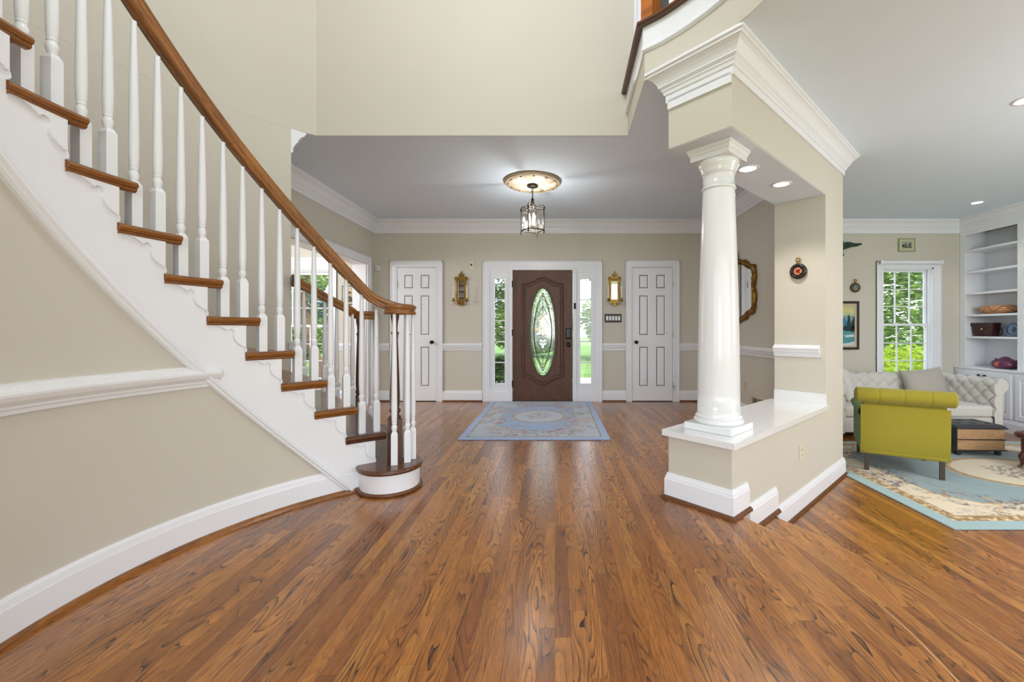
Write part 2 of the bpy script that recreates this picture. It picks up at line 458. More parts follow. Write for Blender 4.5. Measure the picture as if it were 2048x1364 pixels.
# ------------------------------------------------------------------ ceilings and upper floor
hole = [A0]+[pol(1.525, a) for a in [44+0*i-i*6 for i in range(0, 31)]]+[pol(1.525, -139)]+[pol(R1, -139-4*i) for i in range(0, 23)]+[A2, A1]
def offs(h, d):
    out = []
    for q in h:
        v = Vector((q[0]-CX, q[1]-CY)); v = v*(1+d/v.length); out.append((CX+v.x, CY+v.y))
    return out
outer = [(-6.6, BACK), (6.7, BACK), (6.7, YB+.15), (-6.6, YB+.15)]
m = M(); m.prism(outer, H, H+.02, holes=[offs(hole, .005)]); struct(m.build('ceiling', CEIL), 'smooth grey-white ceiling of hall and living room', 'ceiling')
m = M(); m.prism(outer, H+.021, H2-.02, holes=[offs(hole, .09)]); struct(m.build('floor_upper', CEIL))
m = M(); m.prism(outer, H2-.0199, H2-.001, holes=[offs(hole, .06)]); struct(m.build('floor_upper_boards', OAK))
m = M(); m.box(-6.6, 6.7, BACK, YB+.15, HT, HT+.1); struct(m.build('ceiling_upper', CEIL), 'high ceiling above the stairwell', 'ceiling')
# balcony fascia: beige band, white board, bead, oak nosing
loop = [(A1[0], A1[1]), A0]+[pol(1.525, 44-i*4) for i in range(0, 46)]
m = M(); m.sweep([(0, H+.0008), (0, 2.95), (-.02, 2.95), (-.02, H+.0008)], loop)
struct(m.build('trim_2', WALL), 'beige band on the curved balcony edge', 'fascia')
m = M(); m.sweep([(-.02, 2.945), (.008, 2.945), (.022, 2.955), (.022, 2.97), (.014, 2.985), (.012, 2.99), (.012, 3.115), (-.02, 3.115)], loop)
struct(m.build('trim_3', TRIM), 'white moulded board on the curved balcony edge', 'fascia')
m = M(); m.sweep([(-.1, 3.112), (.045, 3.112), (.055, 3.122), (.055, 3.134), (.045, 3.144), (-.1, 3.144)], loop, smooth=False)
struct(m.build('trim_4', OAKD), 'dark oak nosing on the balcony edge', 'nosing')

# ------------------------------------------------------------------ walls
m = M()
DX0, DX1 = -1.06, .68
holes_wall(m, XL-.0, XR, -.0, H+.02, [(DX0, DX1, -.0, 2.06)], YB, YB+.15)
struct(m.build('wall_front', WALL), 'beige entrance wall with the front door', 'wall')
m = M(); WX0, WX1, WZ0, WZ1 = 5.00, 5.78, .30, 2.04
holes_wall(m, XR, XB+.55, ZL, H+.02, [(WX0, WX1, WZ0, WZ1)], YB, YB+.15)
struct(m.build('wall_living_room', WALL), 'beige living room wall with one window', 'wall')
m = M(); VX0, VX1, VZ0, VZ1 = -4.72, -3.43, .30, 2.0
holes_wall(m, -6.6, XL, 0, H+.02, [(VX0, VX1, VZ0, VZ1)], YB, YB+.15)
struct(m.build('wall_dining_room', WALL), 'beige dining room wall behind the cased opening', 'wall')
m = M(); m.box(-6.6, -6.45, BACK, YB, 0, H); struct(m.build('wall_far_left', WALL))
m = M(); m.box(XB+.37, XB+.52, BACK, YB, ZL, H); struct(m.build('wall_far_right', WALL))
m = M(); m.box(-6.6, 6.7, YB, YB+.15, H+.02, HT); struct(m.build('wall_upper_front', WALL))
m = M(); m.box(-6.6, -6.45, BACK, YB, H+.02, HT); m.box(6.55, 6.7, BACK, YB, H+.02, HT); struct(m.build('wall_upper_sides', WALL))
# left hall wall with cased opening
OY0, OY1, OZ = 4.35, 6.13, 2.06
m = M(); holes_wall(m, E2[1], YB, 0, H, [(OY0, OY1, 0, OZ)], XL-.18, XL, axis='y')
struct(m.build('wall_left', WALL), 'beige left hall wall with the opening to the dining room', 'wall')
# curved outer wall of the stair, with the short return at its end
m = M()
th = [134.7+(226-134.7)*i/46 for i in range(47)]
inn = [pol(R1, a) for a in th]; out = [pol(R1+.14, a) for a in th]
m.prism(inn+[out[-1]]+list(reversed(out[1:]))+[(XL-.18, E2[1]-.0005), (XL, E2[1]-.0005)], 0, H, smooth=False)
wst = struct(m.build('wall_stair', WALL), 'beige curved outer wall of the staircase', 'wall')
m = M()
tha = [130.3+(226-130.3)*i/48 for i in range(49)]
inn = [A2]+[pol(R1, a) for a in tha[1:]]; out = [pol(R1+.14, a) for a in tha]
m.prism(inn+list(reversed(out)), H+.0008, HT)
struct(m.build('wall_stair_upper', WALL), 'beige curved wall rising beside the stairs', 'wall')
m = M(); m.box(A2[0]-.02, .675, 3.600, 3.74, H+.0008, HT)
struct(m.build('wall_upper', WALL), 'tall cream wall above the entrance hall opening', 'wall')
m = M(); m.box(.675, .70, 3.575, 3.76, H2, HT-.4); m.box(.70, .745, 3.585, 3.76, H2, HT-.4); m.box(.745, .76, 3.575, 3.76, H2, HT-.4)
struct(m.build('trim_5', TRIM), 'white casing at the end of the upper wall', 'casing')
# right hall wall, living-room side wall
m = M(); m.prism([(XR, 4.05), (XR, YB), (XR+.12, YB), (XR+.12, 4.12)], ZL, H); struct(m.build('wall_right', WALL), 'beige right hall wall behind the column', 'wall')
# half wall, pier and beam are one angled wall with an opening
m = M()
m.prism([hw(0, 0), hw(TP, 0), hw(TP, TW), hw(0, TW)], ZL, .405)
m.prism([hw(TP, 0), hw(TE, 0), hw(TE, TW), hw(TP, TW)], ZL, 2.27)
m.prism([hw(0, 0), hw(TE, 0), hw(TE, TW), hw(0, TW)], 2.27, H)
struct(m.build('wall_half', WALL), 'beige angled half wall with pier and header', 'wall')
m = M(); m.prism([hw(.004, .004), hw(TP-.003, .004), hw(TP-.003, TW-.004), hw(.004, TW-.004)], 2.266, 2.2695)
struct(m.build('ceiling_header', CEIL), 'painted underside of the header over the ledge', 'soffit')

# ------------------------------------------------------------------ ledge cap + upstand
m = M(); e = .032
m.prism([hw(-e, -e), hw(TP-.001, -e), hw(TP-.001, TW+e), hw(-e, TW+e)], .406, .443)
m.prism([hw(TP-.018, -.01), hw(TP-.001, -.01), hw(TP-.001, TW), hw(TP-.018, TW)], .443, .535)
lg = m.build('ledge', GLOSSW, bevel=.003); tag(lg, 'glossy white ledge capping the beige half wall', 'ledge')

# ------------------------------------------------------------------ mouldings
crownP = [(0, 0), (0, -.195), (.014, -.195), (.014, -.150), (.022, -.146), (.026, -.128), (.034, -.120), (.034, -.112), (.050, -.098), (.050, -.090), (.060, -.070), (.075, -.050), (.090, -.038), (.100, -.034), (.100, -.022), (.112, -.016), (.112, 0)]
m = M()
lsw = (XR+.12, 4.0)
cpath = [E1, E2, (XL, YB), (XR, YB), (XR, hw(0, TW)[1]+ (XR-hw(0, TW)[0])*math.tan(PH)), hw(0, TW), hw(0, 0), hw(TE, 0), hw(TE, TW-.02), (XR+.12, hw(TE, TW-.02)[1]+.1), (XR+.12, YB), (XB, YB), (XB, BACK)]
m.sweep(crownP, cpath, z=H)
struct(m.build('trim_6', TRIM), 'white stepped crown moulding round hall, header and living room', 'crown moulding')
m = M(); m.sweep([(0, 2.52), (.014, 2.52), (.014, 2.58), (0, 2.58)], [hw(0, TW), hw(0, 0)])
struct(m.build('trim_7', TRIM), 'white frieze board under the crown on the header end', 'moulding')
m = M(); m.sweep(crownP, [(-6.45, YB), (XL-.18, YB), (XL-.18, OY0-.4)], z=H); struct(m.build('trim_8', TRIM))
railP = [(0, 0), (0, -.105), (.012, -.105), (.012, -.088), (.02, -.084), (.02, -.076), (.032, -.062), (.034, -.045), (.044, -.036), (.046, -.024), (.040, -.018), (.014, -.014), (.012, 0)]
def rail(name, path, z=.885, lab=None, cap=True):
    m = M(); m.sweep(railP, path, z=z); return struct(m.build(name, TRIM), lab, 'chair rail' if lab else None)
rail('trim_9', [(XL, 6.24), (XL, YB), (-2.52, YB)])
rail('trim_10', [(-1.712, YB), (-1.108, YB)], lab='white chair rail between left closet and front door')
rail('trim_11', [(.722, YB), (1.082, YB)], lab='white chair rail below the black switch plate')
rail('trim_12', [(1.896, YB), (XR, YB), (XR, cpath[4][1])], lab='white chair rail running behind the column')
rail('trim_13', [hw(TP, TW+.002), hw(TP, .04)], z=.955, lab='short white chair rail on the pier above the ledge')
rail('trim_14', [(-3.30, YB), (XL-.18, YB), (XL-.18, OY1+.1)])
rail('trim_15', [E1, (E2[0]+.2, E2[1]-.2)], z=1.0)
baseP = [(0, 0), (.020, 0), (.020, .125), (.016, .132), (.016, .138), (.008, .158), (.006, .165), (0, .165)]
shoeP = [(.0, 0), (.040, 0), (.036, .012), (.026, .020), (.0, .022)]
bi = [0]
def base(side, path, lab, z=0., shoe=True):
    m = M(); m.sweep(baseP, path, z=z)
    struct(m.build('baseboard_'+side, TRIM), lab, 'baseboard')
    if shoe:
        m = M(); m.sweep([(.0205, 0), (.040, 0), (.037, .012), (.028, .02), (.0205, .022)], path, z=z)
        bi[0] += 1; struct(m.build('trim_%d' % (20+bi[0]), SHOE), None)
base('front_left', [(XL, 6.24), (XL, YB), (-2.52, YB)], 'white baseboard in the left corner of the hall')
base('front_middle_left', [(-1.712, YB), (-1.108, YB)], 'white baseboard left of the front door')
base('front_middle_right', [(.722, YB), (1.082, YB)], 'white baseboard right of the front door')
base('right', [(1.896, YB), (XR, YB), (XR, cpath[4][1])], 'white baseboard behind the column')
base('half_wall', [hw(.9, TW), hw(0, TW), hw(0, 0), hw(.2, 0)], 'white baseboard round the end of the half wall')
base('steps', [hw(.202, 0), hw(.66, 0)], 'short white baseboard on the curved step', z=-.145)
base('living_room', [hw(.662, 0), hw(TE, 0), hw(TE, TW)], 'white baseboard along the half wall in the living room', z=ZL)
base('living_left', [(XR+.12, 4.45), (XR+.12, YB), (XB, YB)], 'white baseboard behind the sofa', z=ZL)
base('dining_room', [(-6.45, YB), (XL-.18, YB)], 'white baseboard of the dining room')

# ------------------------------------------------------------------ cased opening on the left
m = M(); c = .105
for a, b in ((XL, .0),):
    m.box(XL, XL+.022, OY1, OY1+c, 0, OZ+c); m.box(XL, XL+.022, OY0-c, OY0, 0, OZ+c); m.box(XL, XL+.022, OY0, OY1, OZ, OZ+c)
    m.box(XL, XL+.03, OY1+c-.018, OY1+c, 0, OZ+c); m.box(XL, XL+.03, OY0-c, OY1+c, OZ+c-.018, OZ+c)
    m.box(XL-.2, XL, OY1-.012, OY1+.001, 0, OZ); m.box(XL-.2, XL, OY0-.001, OY0+.012, 0, OZ); m.box(XL-.2, XL, OY0, OY1, OZ-.012, OZ+.001)
    m.box(XL-.2, XL-.18, OY1, OY1+c, 0, OZ+c); m.box(XL-.2, XL-.18, OY0-c, OY0, 0, OZ+c); m.box(XL-.2, XL-.18, OY0, OY1, OZ, OZ+c)
struct(m.build('door_frame_dining', TRIM, bevel=.002), 'white cased opening to the dining room', 'door casing')

# ------------------------------------------------------------------ six-panel closet doors
def casing(m, x0, x1, z1, y, w=.1, z0=0.):
    """flat casing with a raised outer edge, open at the bottom"""
    for a, b in ((x0-w, x0), (x1, x1+w)):
        m.box(a, b, y-.018, y, z0, z1+w)
    m.box(x0, x1, y-.018, y, z1, z1+w)
    m.box(x0-w, x0-w+.016, y-.028, y, z0, z1+w); m.box(x1+w-.016, x1+w, y-.028, y, z0, z1+w); m.box(x0-w, x1+w, y-.028, y, z1+w-.016, z1+w)
    m.box(x0-w+.07, x0-w+.078, y-.022, y, z0, z1+.03); m.box(x1+w-.078, x1+w-.07, y-.022, y, z0, z1+.03); m.box(x0-.03, x1+.03, y-.022, y, z1+.022, z1+.03)
def raised(m, x0, x1, z0, z1, y, mi=0):
    rings = [(0, 0), (.012, .010), (.020, .010), (.036, .002)]
    vs_ = []
    for ins, dep in rings:
        vs_ += [(x0+ins, y+dep, z0+ins), (x1-ins, y+dep, z0+ins), (x1-ins, y+dep, z1-ins), (x0+ins, y+dep, z1-ins)]
    fs = []
    for r in range(3):
        for k in range(4): fs.append((r*4+k, r*4+(k+1) % 4, r*4+4+(k+1) % 4, r*4+4+k))
    fs.append((12, 13, 14, 15)); m.add(vs_, fs, mi=mi)
def closet(idx, x0, x1, hinge_left, lab):
    d = sempty('door_%d' % idx, lab, 'door')
    m = M(); casing(m, x0, x1, 2.045, YB); m.build('door_casing', TRIM, d, bevel=.0015)
    m = M(); W = x1-x0; zz0, zz1 = .012, 2.04; Hh = zz1-zz0
    cols = [(x0+W*.17, x0+W*.41), (x0+W*.59, x0+W*.83)]
    rows = [(zz1-Hh*b, zz1-Hh*a) for a, b in ((.05, .158), (.205, .51), (.592, .895))]
    ys = YB-.010
    hs = [(a, b, c_, d_) for a, b in cols for c_, d_ in rows]
    holes_wall(m, x0+.004, x1-.004, zz0, zz1, hs, ys, YB-.001)
    for h_ in hs: raised(m, h_[0], h_[1], h_[2], h_[3], ys)
    m.build('door_slab', TRIM, d)
    m = M(); m.box(x0, x1, YB-.006, YB-.0005, 0, .012); m.box(x0, x0+.004, YB-.006, YB-.0005, 0, 2.045); m.box(x1-.004, x1, YB-.006, YB-.0005, 0, 2.045); m.box(x0, x1, YB-.006, YB-.0005, 2.04, 2.045)
    m.build('door_gap', BLACK, d)
    kx = x1-.06 if hinge_left else x0+.06
    m = M(); m.lathe([(.026, 0), (.026, .006), (.010, .010), (.009, .028), (.022, .036), (.028, .048), (.026, .06), (.012, .066)], (kx, ys, .905), 20, 'Y'); m.build('door_knob', BLACK, d)
    for hz in (1.78, 1.02, .26):
        hx = x0 if hinge_left else x1
        m = M(); m.lathe([(.007, -.045), (.007, .045)], (hx, YB-.024, hz), 10); m.box(hx-.004, hx+.014 if hinge_left else hx+.004, YB-.024, YB-.018, hz-.045, hz+.045)
        m.build('hinge', NICKEL, d)
    return d
closet(2, -2.41, -1.81, True, 'white six-panel closet door left of the front door, with black knob')
d3 = closet(3, 1.175, 1.794, False, 'white six-panel closet door right of the front door, with black knob')
m = M(); m.tube([(1.80, YB-.02, .245), (1.80, YB-.075, .245), (1.80, YB-.085, .18)], .006, 8); m.build('door_stop', NICKEL, d3)

# ------------------------------------------------------------------ front door with sidelights
d1 = sempty('door_1', 'brown oak front door with oval leaded glass', 'door')
m = M(); casing(m, -1.0, .618, 2.04, YB); m.box(-1.0, -.967, YB-.018, YB-.002, 0, .17)
m.box(-1.0, .618, YB-.012, YB+.0, 1.985+.02, 2.04)
m.build('door_casing', TRIM, d1, bevel=.0015)
SL = [(-.924, -.767), (.386, .550)]; GZ = (.273, 1.873)
for (g0, g1), (p0, p1) in zip(SL, ((-1.0, -.70), (.325, .618))):
    fr = M(); holes_wall(fr, p0, p1, 0, 2.005, [(g0, g1, *GZ)], YB+.0, YB+.045)
    for a, b, dep in ((.028, .0, .010), (.040, .028, .004)):
        fr.box(g0-a, g0-b, YB-dep, YB+.01, GZ[0]-a, GZ[1]+a); fr.box(g1+b, g1+a, YB-dep, YB+.01, GZ[0]-a, GZ[1]+a)
        fr.box(g0-b, g1+b, YB-dep, YB+.01, GZ[0]-a, GZ[0]-b); fr.box(g0-b, g1+b, YB-dep, YB+.01, GZ[1]+b, GZ[1]+a)
    sl = fr.build('sidelight', TRIM, d1)
    q = M()
    for i in range(1, 5):
        z_ = GZ[0]+(GZ[1]-GZ[0])*i/5; q.box(g0, g1, YB+.012, YB+.03, z_-.008, z_+.008)
    q.build('muntin', TRIM, sl)
    q = M(); q.box(g0-.002, g1+.002, YB+.032, YB+.036, GZ[0]-.002, GZ[1]+.002); q.build('pane', CLEAR, sl)
m = M()
for p0, p1 in ((-1.0, -.70), (.325, .618)):
    for a, b in ((p0+.006, p0+.018), (p1-.018, p1-.006)): m.box(a, b, YB-.010, YB+.002, .16, 1.985)
    m.box(p0+.018, p1-.018, YB-.010, YB+.002, 1.970, 1.985); m.box(p0, p1, YB-.012, YB+.002, 0, .15)
m.build('sidelight_moulding', TRIM, d1)
m = M(); m.box(-.70, -.650, YB-.022, YB+.06, 0, 2.04); m.box(.274, .325, YB-.022, YB+.06, 0, 2.04); m.box(-.65, .274, YB-.022, YB+.06, 2.035, 2.05)
m.build('door_jamb', TRIM, d1, bevel=.002)
m = M(); m.box(-.65, .274, YB-.03, YB+.15, -.0, .012); m.build('threshold', plain('bronze_sill', (.12, .09, .06), .4, .5), d1)
OX, OZc, OA, OB = -.187, 1.06, .195, .672
def oval(a, b, n=64): return [(OX+a*cos(2*pi*i/n), OZc+b*sin(2*pi*i/n)) for i in range(n)]
m = M(); X0, X1 = -.646, .270
m.prism([(X0, .014), (X1, .014), (X1, 2.034), (X0, 2.034)], YB+.004, YB+.048, 'XZ', [oval(OA, OB)])
slab = m.build('door_slab', DOORW, d1, grain=2)
def ogee(t):  # flat shoulder, S-curve, crest
    t = abs(t)
    if t > .86: return 0.
    return .5+.5*cos(pi*t/.86)
def panel_path(ins):
    x0, x1, zt, zb, ct, cb = -.499+ins, .122-ins, 1.792-ins, .366+ins, .095, .105
    pts = [(x0+(x1-x0)*i/40, zt+ct*ogee(-1+2*i/40)) for i in range(41)]
    pts += [(x1-(x1-x0)*i/40, zb-cb*ogee(1-2*i/40)) for i in range(41)]
    return [(a, YB+.004, b) for a, b in pts]
m = M(); m.tube(panel_path(0), .017, 8, True, flat=.8); m.tube(panel_path(.038), .010, 8, True, flat=.8)
m.build('panel_moulding', DOORW, slab)
m = M()
for a, r_, y_ in ((.012, .014, .0), (-.004, .008, -.004)):
    m.tube([(x, YB+.004+y_, z) for x, z in oval(OA+a, OB+a)], r_, 10, True)
m.build('oval_rim', plain('oval_rim_brown', srgb(92, 84, 66), .4), slab)
GLS = glass('bevelled_glass', (.93, .97, .94), .10, .08)
m = M(); m.prism(oval(OA, OB), YB+.022, YB+.026, 'XZ'); pane = m.build('oval_pane', GLS, slab)
# leading: inner pointed oval, lattice and scrolls
LEAD = plain('lead_came', (.10, .10, .09), .35, .8); YEL = glass('amber_glass', (.95, .78, .25), .15, .1); BEV = glass('frosted_bevel_glass', (.80, .92, .88), .45, .25)
m = M(); yb_ = YB+.021
def P3(q): return [(OX+a, yb_, OZc+b) for a, b in q]
n_ = 40
ves = lambda s, k=1.: [(s*k*.142*sin(pi*i/n_)**.85, (-.60+1.2*i/n_)*k) for i in range(n_+1)]
for s in (-1, 1):
    m.tube(P3(ves(s)), .0052, 6); m.tube(P3(ves(s, .94)), .0052, 6)
m.tube(P3([(OA*.86*cos(2*pi*i/50), OB*.95*sin(2*pi*i/50)) for i in range(50)]), .0045, 6, True)
for i in range(12):
    a = 2*pi*(i+.5)/12; m.tube(P3([(OA*.86*cos(a), OB*.95*sin(a)), (OA*cos(a), OB*sin(a))]), .0042, 6)
for s in (-1, 1):
    m.tube(P3([(s*.11*sin(pi*i/20*1.5)*(1-.25*i/20), .50-.40*i/20) for i in range(21)]), .0042, 6)
    m.tube(P3([(s*.11*sin(pi*i/20*1.5)*(1-.25*i/20), -.50+.36*i/20) for i in range(21)]), .0042, 6)
    m.tube(P3([(s*.125, .16), (0, .40)]), .004, 6); m.tube(P3([(s*.125, -.20), (0, -.40)]), .004, 6)
m.tube(P3([(0, -.6), (0, -.24)]), .0045, 6); m.tube(P3([(0, .24), (0, .6)]), .0045, 6)
m.build('leading', LEAD, pane)
m = M()
for s in (-1, 1):
    for i in range(18):
        t0_, t1_ = i/18, (i+.8)/18
        seg = []
        for k in (1.0, .94):
            row = [(s*k*.142*sin(pi*t)**.85, (-.60+1.2*t)*k) for t in (t0_+.001, t1_)]
            seg.append(row)
        q = [seg[0][0], seg[0][1], seg[1][1], seg[1][0]]
        m.prism([(OX+a, OZc+b) for a, b in (q if s > 0 else q[::-1])], YB+.0185, YB+.0215, 'XZ', mi=0 if i % 3 else 1)
m.build('amber_border', [YEL, BEV], pane)
m = M()
def leafp(cx, cz, a, L, wd):
    return [(OX+cx+cos(a)*L*t-sin(a)*wd*sin(pi*t)*s, OZc+cz+sin(a)*L*t+cos(a)*wd*sin(pi*t)*s) for s, rng in ((1, range(0, 9)), (-1, range(7, 0, -1))) for t in [i/8 for i in rng]]
for cx, cz, a, L, wd in [(0, .14, 90, .14, .03), (0, .10, 55, .11, .02), (0, .10, 125, .11, .02), (.01, .02, 15, .12, .022), (-.01, .02, 165, .12, .022), (.01, .0, -25, .10, .02), (-.01, .0, 205, .10, .02),
                         (0, -.05, 60, .08, .016), (0, -.05, 120, .08, .016), (0, -.16, 45, .07, .016), (0, -.16, 135, .07, .016), (0, -.20, 30, .06, .016), (0, -.20, 150, .06, .016), (0, -.18, 270, .10, .02), (.03, .08, 75, .09, .014), (-.03, .08, 105, .09, .014)]:
    m.prism(leafp(cx, cz, rad(a), L, wd), YB+.0180, YB+.0215, 'XZ', mi=random.Random(int(a+cz*100)).choice([0, 1, 1]))
m.build('floral_glass', [YEL, BEV], pane)
m = M(); sc_ = []
for s in (-1, 1):
    for cx, cz, r_, a0, a1 in ((.045, .06, .03, -60, 240), (.05, -.03, .028, -200, 60), (.035, -.12, .022, -60, 220), (.04, .14, .02, -90, 160)):
        m.tube(P3([(s*(cx+r_*cos(rad(a0+(a1-a0)*i/14))), cz+r_*sin(rad(a0+(a1-a0)*i/14))) for i in range(15)]), .003, 6)
m.build('scroll_leading', LEAD, pane)
m = M(); m.rbox(.162, .244, YB-.022, YB+.004, .953, 1.121, .012); kp = m.build('keypad_lock', BLACK, slab)
m = M()
for i in range(5):
    for j in range(2): m.box(.180+j*.028, .198+j*.028, YB-.0235, YB-.0215, .985+i*.024, .999+i*.024)
m.build('keypad_button', plain('keypad_button_grey', (.10, .14, .15), .4), kp)
m = M(); m.lathe([(.033, 0), (.033, .008), (.014, .014), (.012, .03), (.027, .04), (.034, .055), (.03, .068), (.012, .074)], (.205, YB+.004, .868), 20, 'Y'); m.build('door_knob', BLACK, slab)
m = M(); m.lathe([(.009, 0), (.007, .004)], (.203, YB+.004, .66), 12, 'Y'); m.build('peg', BLACK, slab)
for hz in (1.79, 1.05, .27):
    m = M(); m.lathe([(.007, -.05), (.007, .05)], (-.650, YB-.026, hz), 10); m.build('hinge', BLACK, d1)
m = M(); m.box(.285, .318, YB-.045, YB-.022, 1.41, 1.50); m.tube([(.29, YB-.05, 1.43), (.30, YB-.06, 1.455), (.29, YB-.05, 1.48)], .006, 8); m.build('swing_bar_latch', BLACK, d1)
m = M(); m.rbox(.262, .290, YB-.038, YB-.020, 1.975, 2.03, .004); m.build('alarm_contact', TRIM, d1)

# ------------------------------------------------------------------ windows
def window(idx, x0, x1, z0, z1, y, cols, lab, blind=False):
    o = sempty('window_%d' % idx, lab, 'window')
    m = M(); casing(m, x0, x1, z1, y, .1, z0-.09); m.box(x0-.13, x1+.13, y-.05, y, z0-.035, z0); m.box(x0-.1, x1+.1, y-.018, y, z0-.09, z0-.035)
    m.build('window_casing', TRIM, o, bevel=.0015)
    m = M(); t = .02
    m.box(x0, x0+t, y, y+.15, z0, z1); m.box(x1-t, x1, y, y+.15, z0, z1); m.box(x0, x1, y, y+.15, z1-t, z1); m.box(x0, x1, y, y+.17, z0, z0+t)
    m.box(x0+t, x0+t+.015, y+.045, y+.06, z0+t, z1-t); m.box(x1-t-.015, x1-t, y+.045, y+.06, z0+t, z1-t)
    m.build('window_frame', TRIM, o)
    zm = (z0+z1)/2
    for nm, a, b, yy in (('upper_sash', zm-.015, z1-t, y+.095), ('lower_sash', z0+t, zm+.02, y+.062)):
        m = M(); s = .035; X0_, X1_ = x0+t, x1-t
        holes_wall(m, X0_, X1_, a, b, [(X0_+s, X1_-s, a+s, b-s)], yy, yy+.03)
        sh = m.build(nm, TRIM, o)
        m = M()
        for i in range(1, cols):
            x = X0_+s+(X1_-X0_-2*s)*i/cols; m.box(x-.007, x+.007, yy+.004, yy+.024, a+s, b-s)
        for j in (1, 2):
            z = a+s+(b-a-2*s)*j/3; m.box(X0_+s, X1_-s, yy+.0045, yy+.0235, z-.007, z+.007)
        m.build('muntin', TRIM, sh)
        m = M(); m.box(X0_+s-.002, X1_-s+.002, yy+.012, yy+.016, a+s-.002, b-s+.002); m.build('pane', CLEAR, sh)
    return o
w1 = window(1, WX0, WX1, WZ0, WZ1, YB, 3, 'white double-hung window above the grey sofa')
m = M(); m.lathe([(.026, 0), (.026, .93)], (WX0-.06, YB-.055, WZ1+.075), 20, 'X'); m.box(WX0-.08, WX0-.06, YB-.085, YB-.02, WZ1+.045, WZ1+.105); m.box(WX1+.06, WX1+.08, YB-.085, YB-.02, WZ1+.045, WZ1+.105)
bl = m.build('roller_blind', TRIM); tag(bl, 'white roller blind rolled up above the living room window', 'blind')
m = M(); m.lathe([(.022, 0), (.022, .012)], (WX0-.082, YB-.055, WZ1+.075), 16, 'X'); m.build('blind_bracket', NICKEL, bl)
window(2, VX0, VX1, VZ0, VZ1, YB, 4, 'tall white dining room window seen behind the stair balusters')
m = M(); m.box(VX0-.12, VX1+.12, YB-.03, YB-.002, VZ1+.0, VZ1+.17); m.box(VX0-.14, VX1+.14, YB-.05, YB-.002, VZ1+.15, VZ1+.19)
struct(m.build('trim_16', TRIM), 'wide white head moulding over the dining room window', 'moulding')

# ------------------------------------------------------------------ STAIRCASE
stair = thing('staircase', 'curved staircase with oak treads and white scrolled stringer', 'staircase')
PITCH = 7.1
def thn(k): return 121.6+PITCH*(k-2)
def zk(k): return .369+.198*(k-2)
def zlow(a): return .0281*(a-128.6)
NT = 15
for k in range(2, NT+1):
    a0, a1 = thn(k), thn(k)+9.9
    rin, rout = 1.497, (2.535 if k > 3 else 2.60)
    z1 = zk(k)
    # tread: rounded nose section swept radially, plus return nosing on the inner side
    m = M(); n = 8
    prof = [(0, -.030), (-.25, -.031), (-.62, -.027), (-.72, -.015), (-.62, -.003), (-.25, 0)]
    ring = []
    def tv(r, a, z): return (*pol(r, a), z1+z)
    rr = [rin+.012]+[rin+.012+(rout-rin-.012)*i/4 for i in range(1, 5)]
    vs_ = []; K = 0
    sect = [(a0+.35, 0), (a0+.05, -.006), (a0-.05, -.015), (a0+.05, -.025), (a0+.35, -.031)]
    for r in rr:
        row = [tv(r, a, z) for a, z in sect]+[tv(r, a0+2, -.031), tv(r, a1, -.031), tv(r, a1, 0), tv(r, a0+5, 0), tv(r, a0+2.5, 0)]
        K = len(row); vs_ += row
    fs = []; uvs = []
    for i in range(len(rr)-1):
        for t in range(K):
            u = (t+1) % K
            fs.append((i*K+t, i*K+u, (i+1)*K+u, (i+1)*K+t)); r_a, r_b = rr[i], rr[i+1]
            uvs.append([(r_a+k, t*.03), (r_a+k, t*.03+.03), (r_b+k, t*.03+.03), (r_b+k, t*.03)])
    m.add(vs_, fs, False, uvs); m.add(vs_[-K:], [tuple(range(K))])
    # return nosing: half-round following the arc, cove under it
    pts = [pol(rin+.012, a0+.05+(a1-a0-.1)*i/n) for i in range(n+1)]
    m.sweep([(0, 0), (.008, -.004), (.013, -.015), (.008, -.027), (0, -.031), (-.01, -.031), (-.01, 0)], [(*p, z1) for p in reversed(pts)], smooth=False)
    m.sweep([(0, -.031), (.004, -.031), (.002, -.041), (-.006, -.047), (-.02, -.048), (-.02, -.031)], [(*p, z1) for p in reversed(pts)])
    m.build('tread', OAKD if k < 3 else OAK, stair)
    # riser below this tread
    m = M(); an = a0+2.8
    m.add([pol(1.52, an, z1-.198), pol(rout-.01, an, z1-.198), pol(rout-.01, an, z1-.031), pol(1.52, an, z1-.031), pol(1.52, an+.6, z1-.198), pol(rout-.01, an+.6, z1-.198), pol(rout-.01, an+.6, z1-.031), pol(1.52, an+.6, z1-.031)],
          [(0, 1, 2, 3), (7, 6, 5, 4), (0, 4, 5, 1), (3, 2, 6, 7), (0, 3, 7, 4), (1, 5, 6, 2)])
    m.build('riser', TRIM, stair)
    # scroll bracket on the stringer
    B = [(9.82, -.046), (8.39, -.048), (7.4, -.055), (6.7, -.066), (6.35, -.074), (6.1, -.067), (5.6, -.064), (5.15, -.071), (5.0, -.085), (5.15, -.104), (4.95, -.122), (4.5, -.140), (3.9, -.153), (3.4, -.160), (3.2, -.166), (2.95, -.164), (2.75, -.170), (2.6, -.185), (2.82, -.196), (2.82, -.046)]
    m = M(); pl = [Vector((a, z*50, 0)) for a, z in B]; tr = tessellate_polygon([pl])
    f_ = [pol(1.502, a0+a, z1+z) for a, z in B]; b_ = [pol(1.514, a0+a, z1+z) for a, z in B]; nb = len(B)
    m.add(f_+b_, [tuple(t) for t in tr]+[(i, (i+1) % nb, nb+(i+1) % nb, nb+i) for i in range(nb)])
    m.build('scroll_bracket', TRIM, stair)
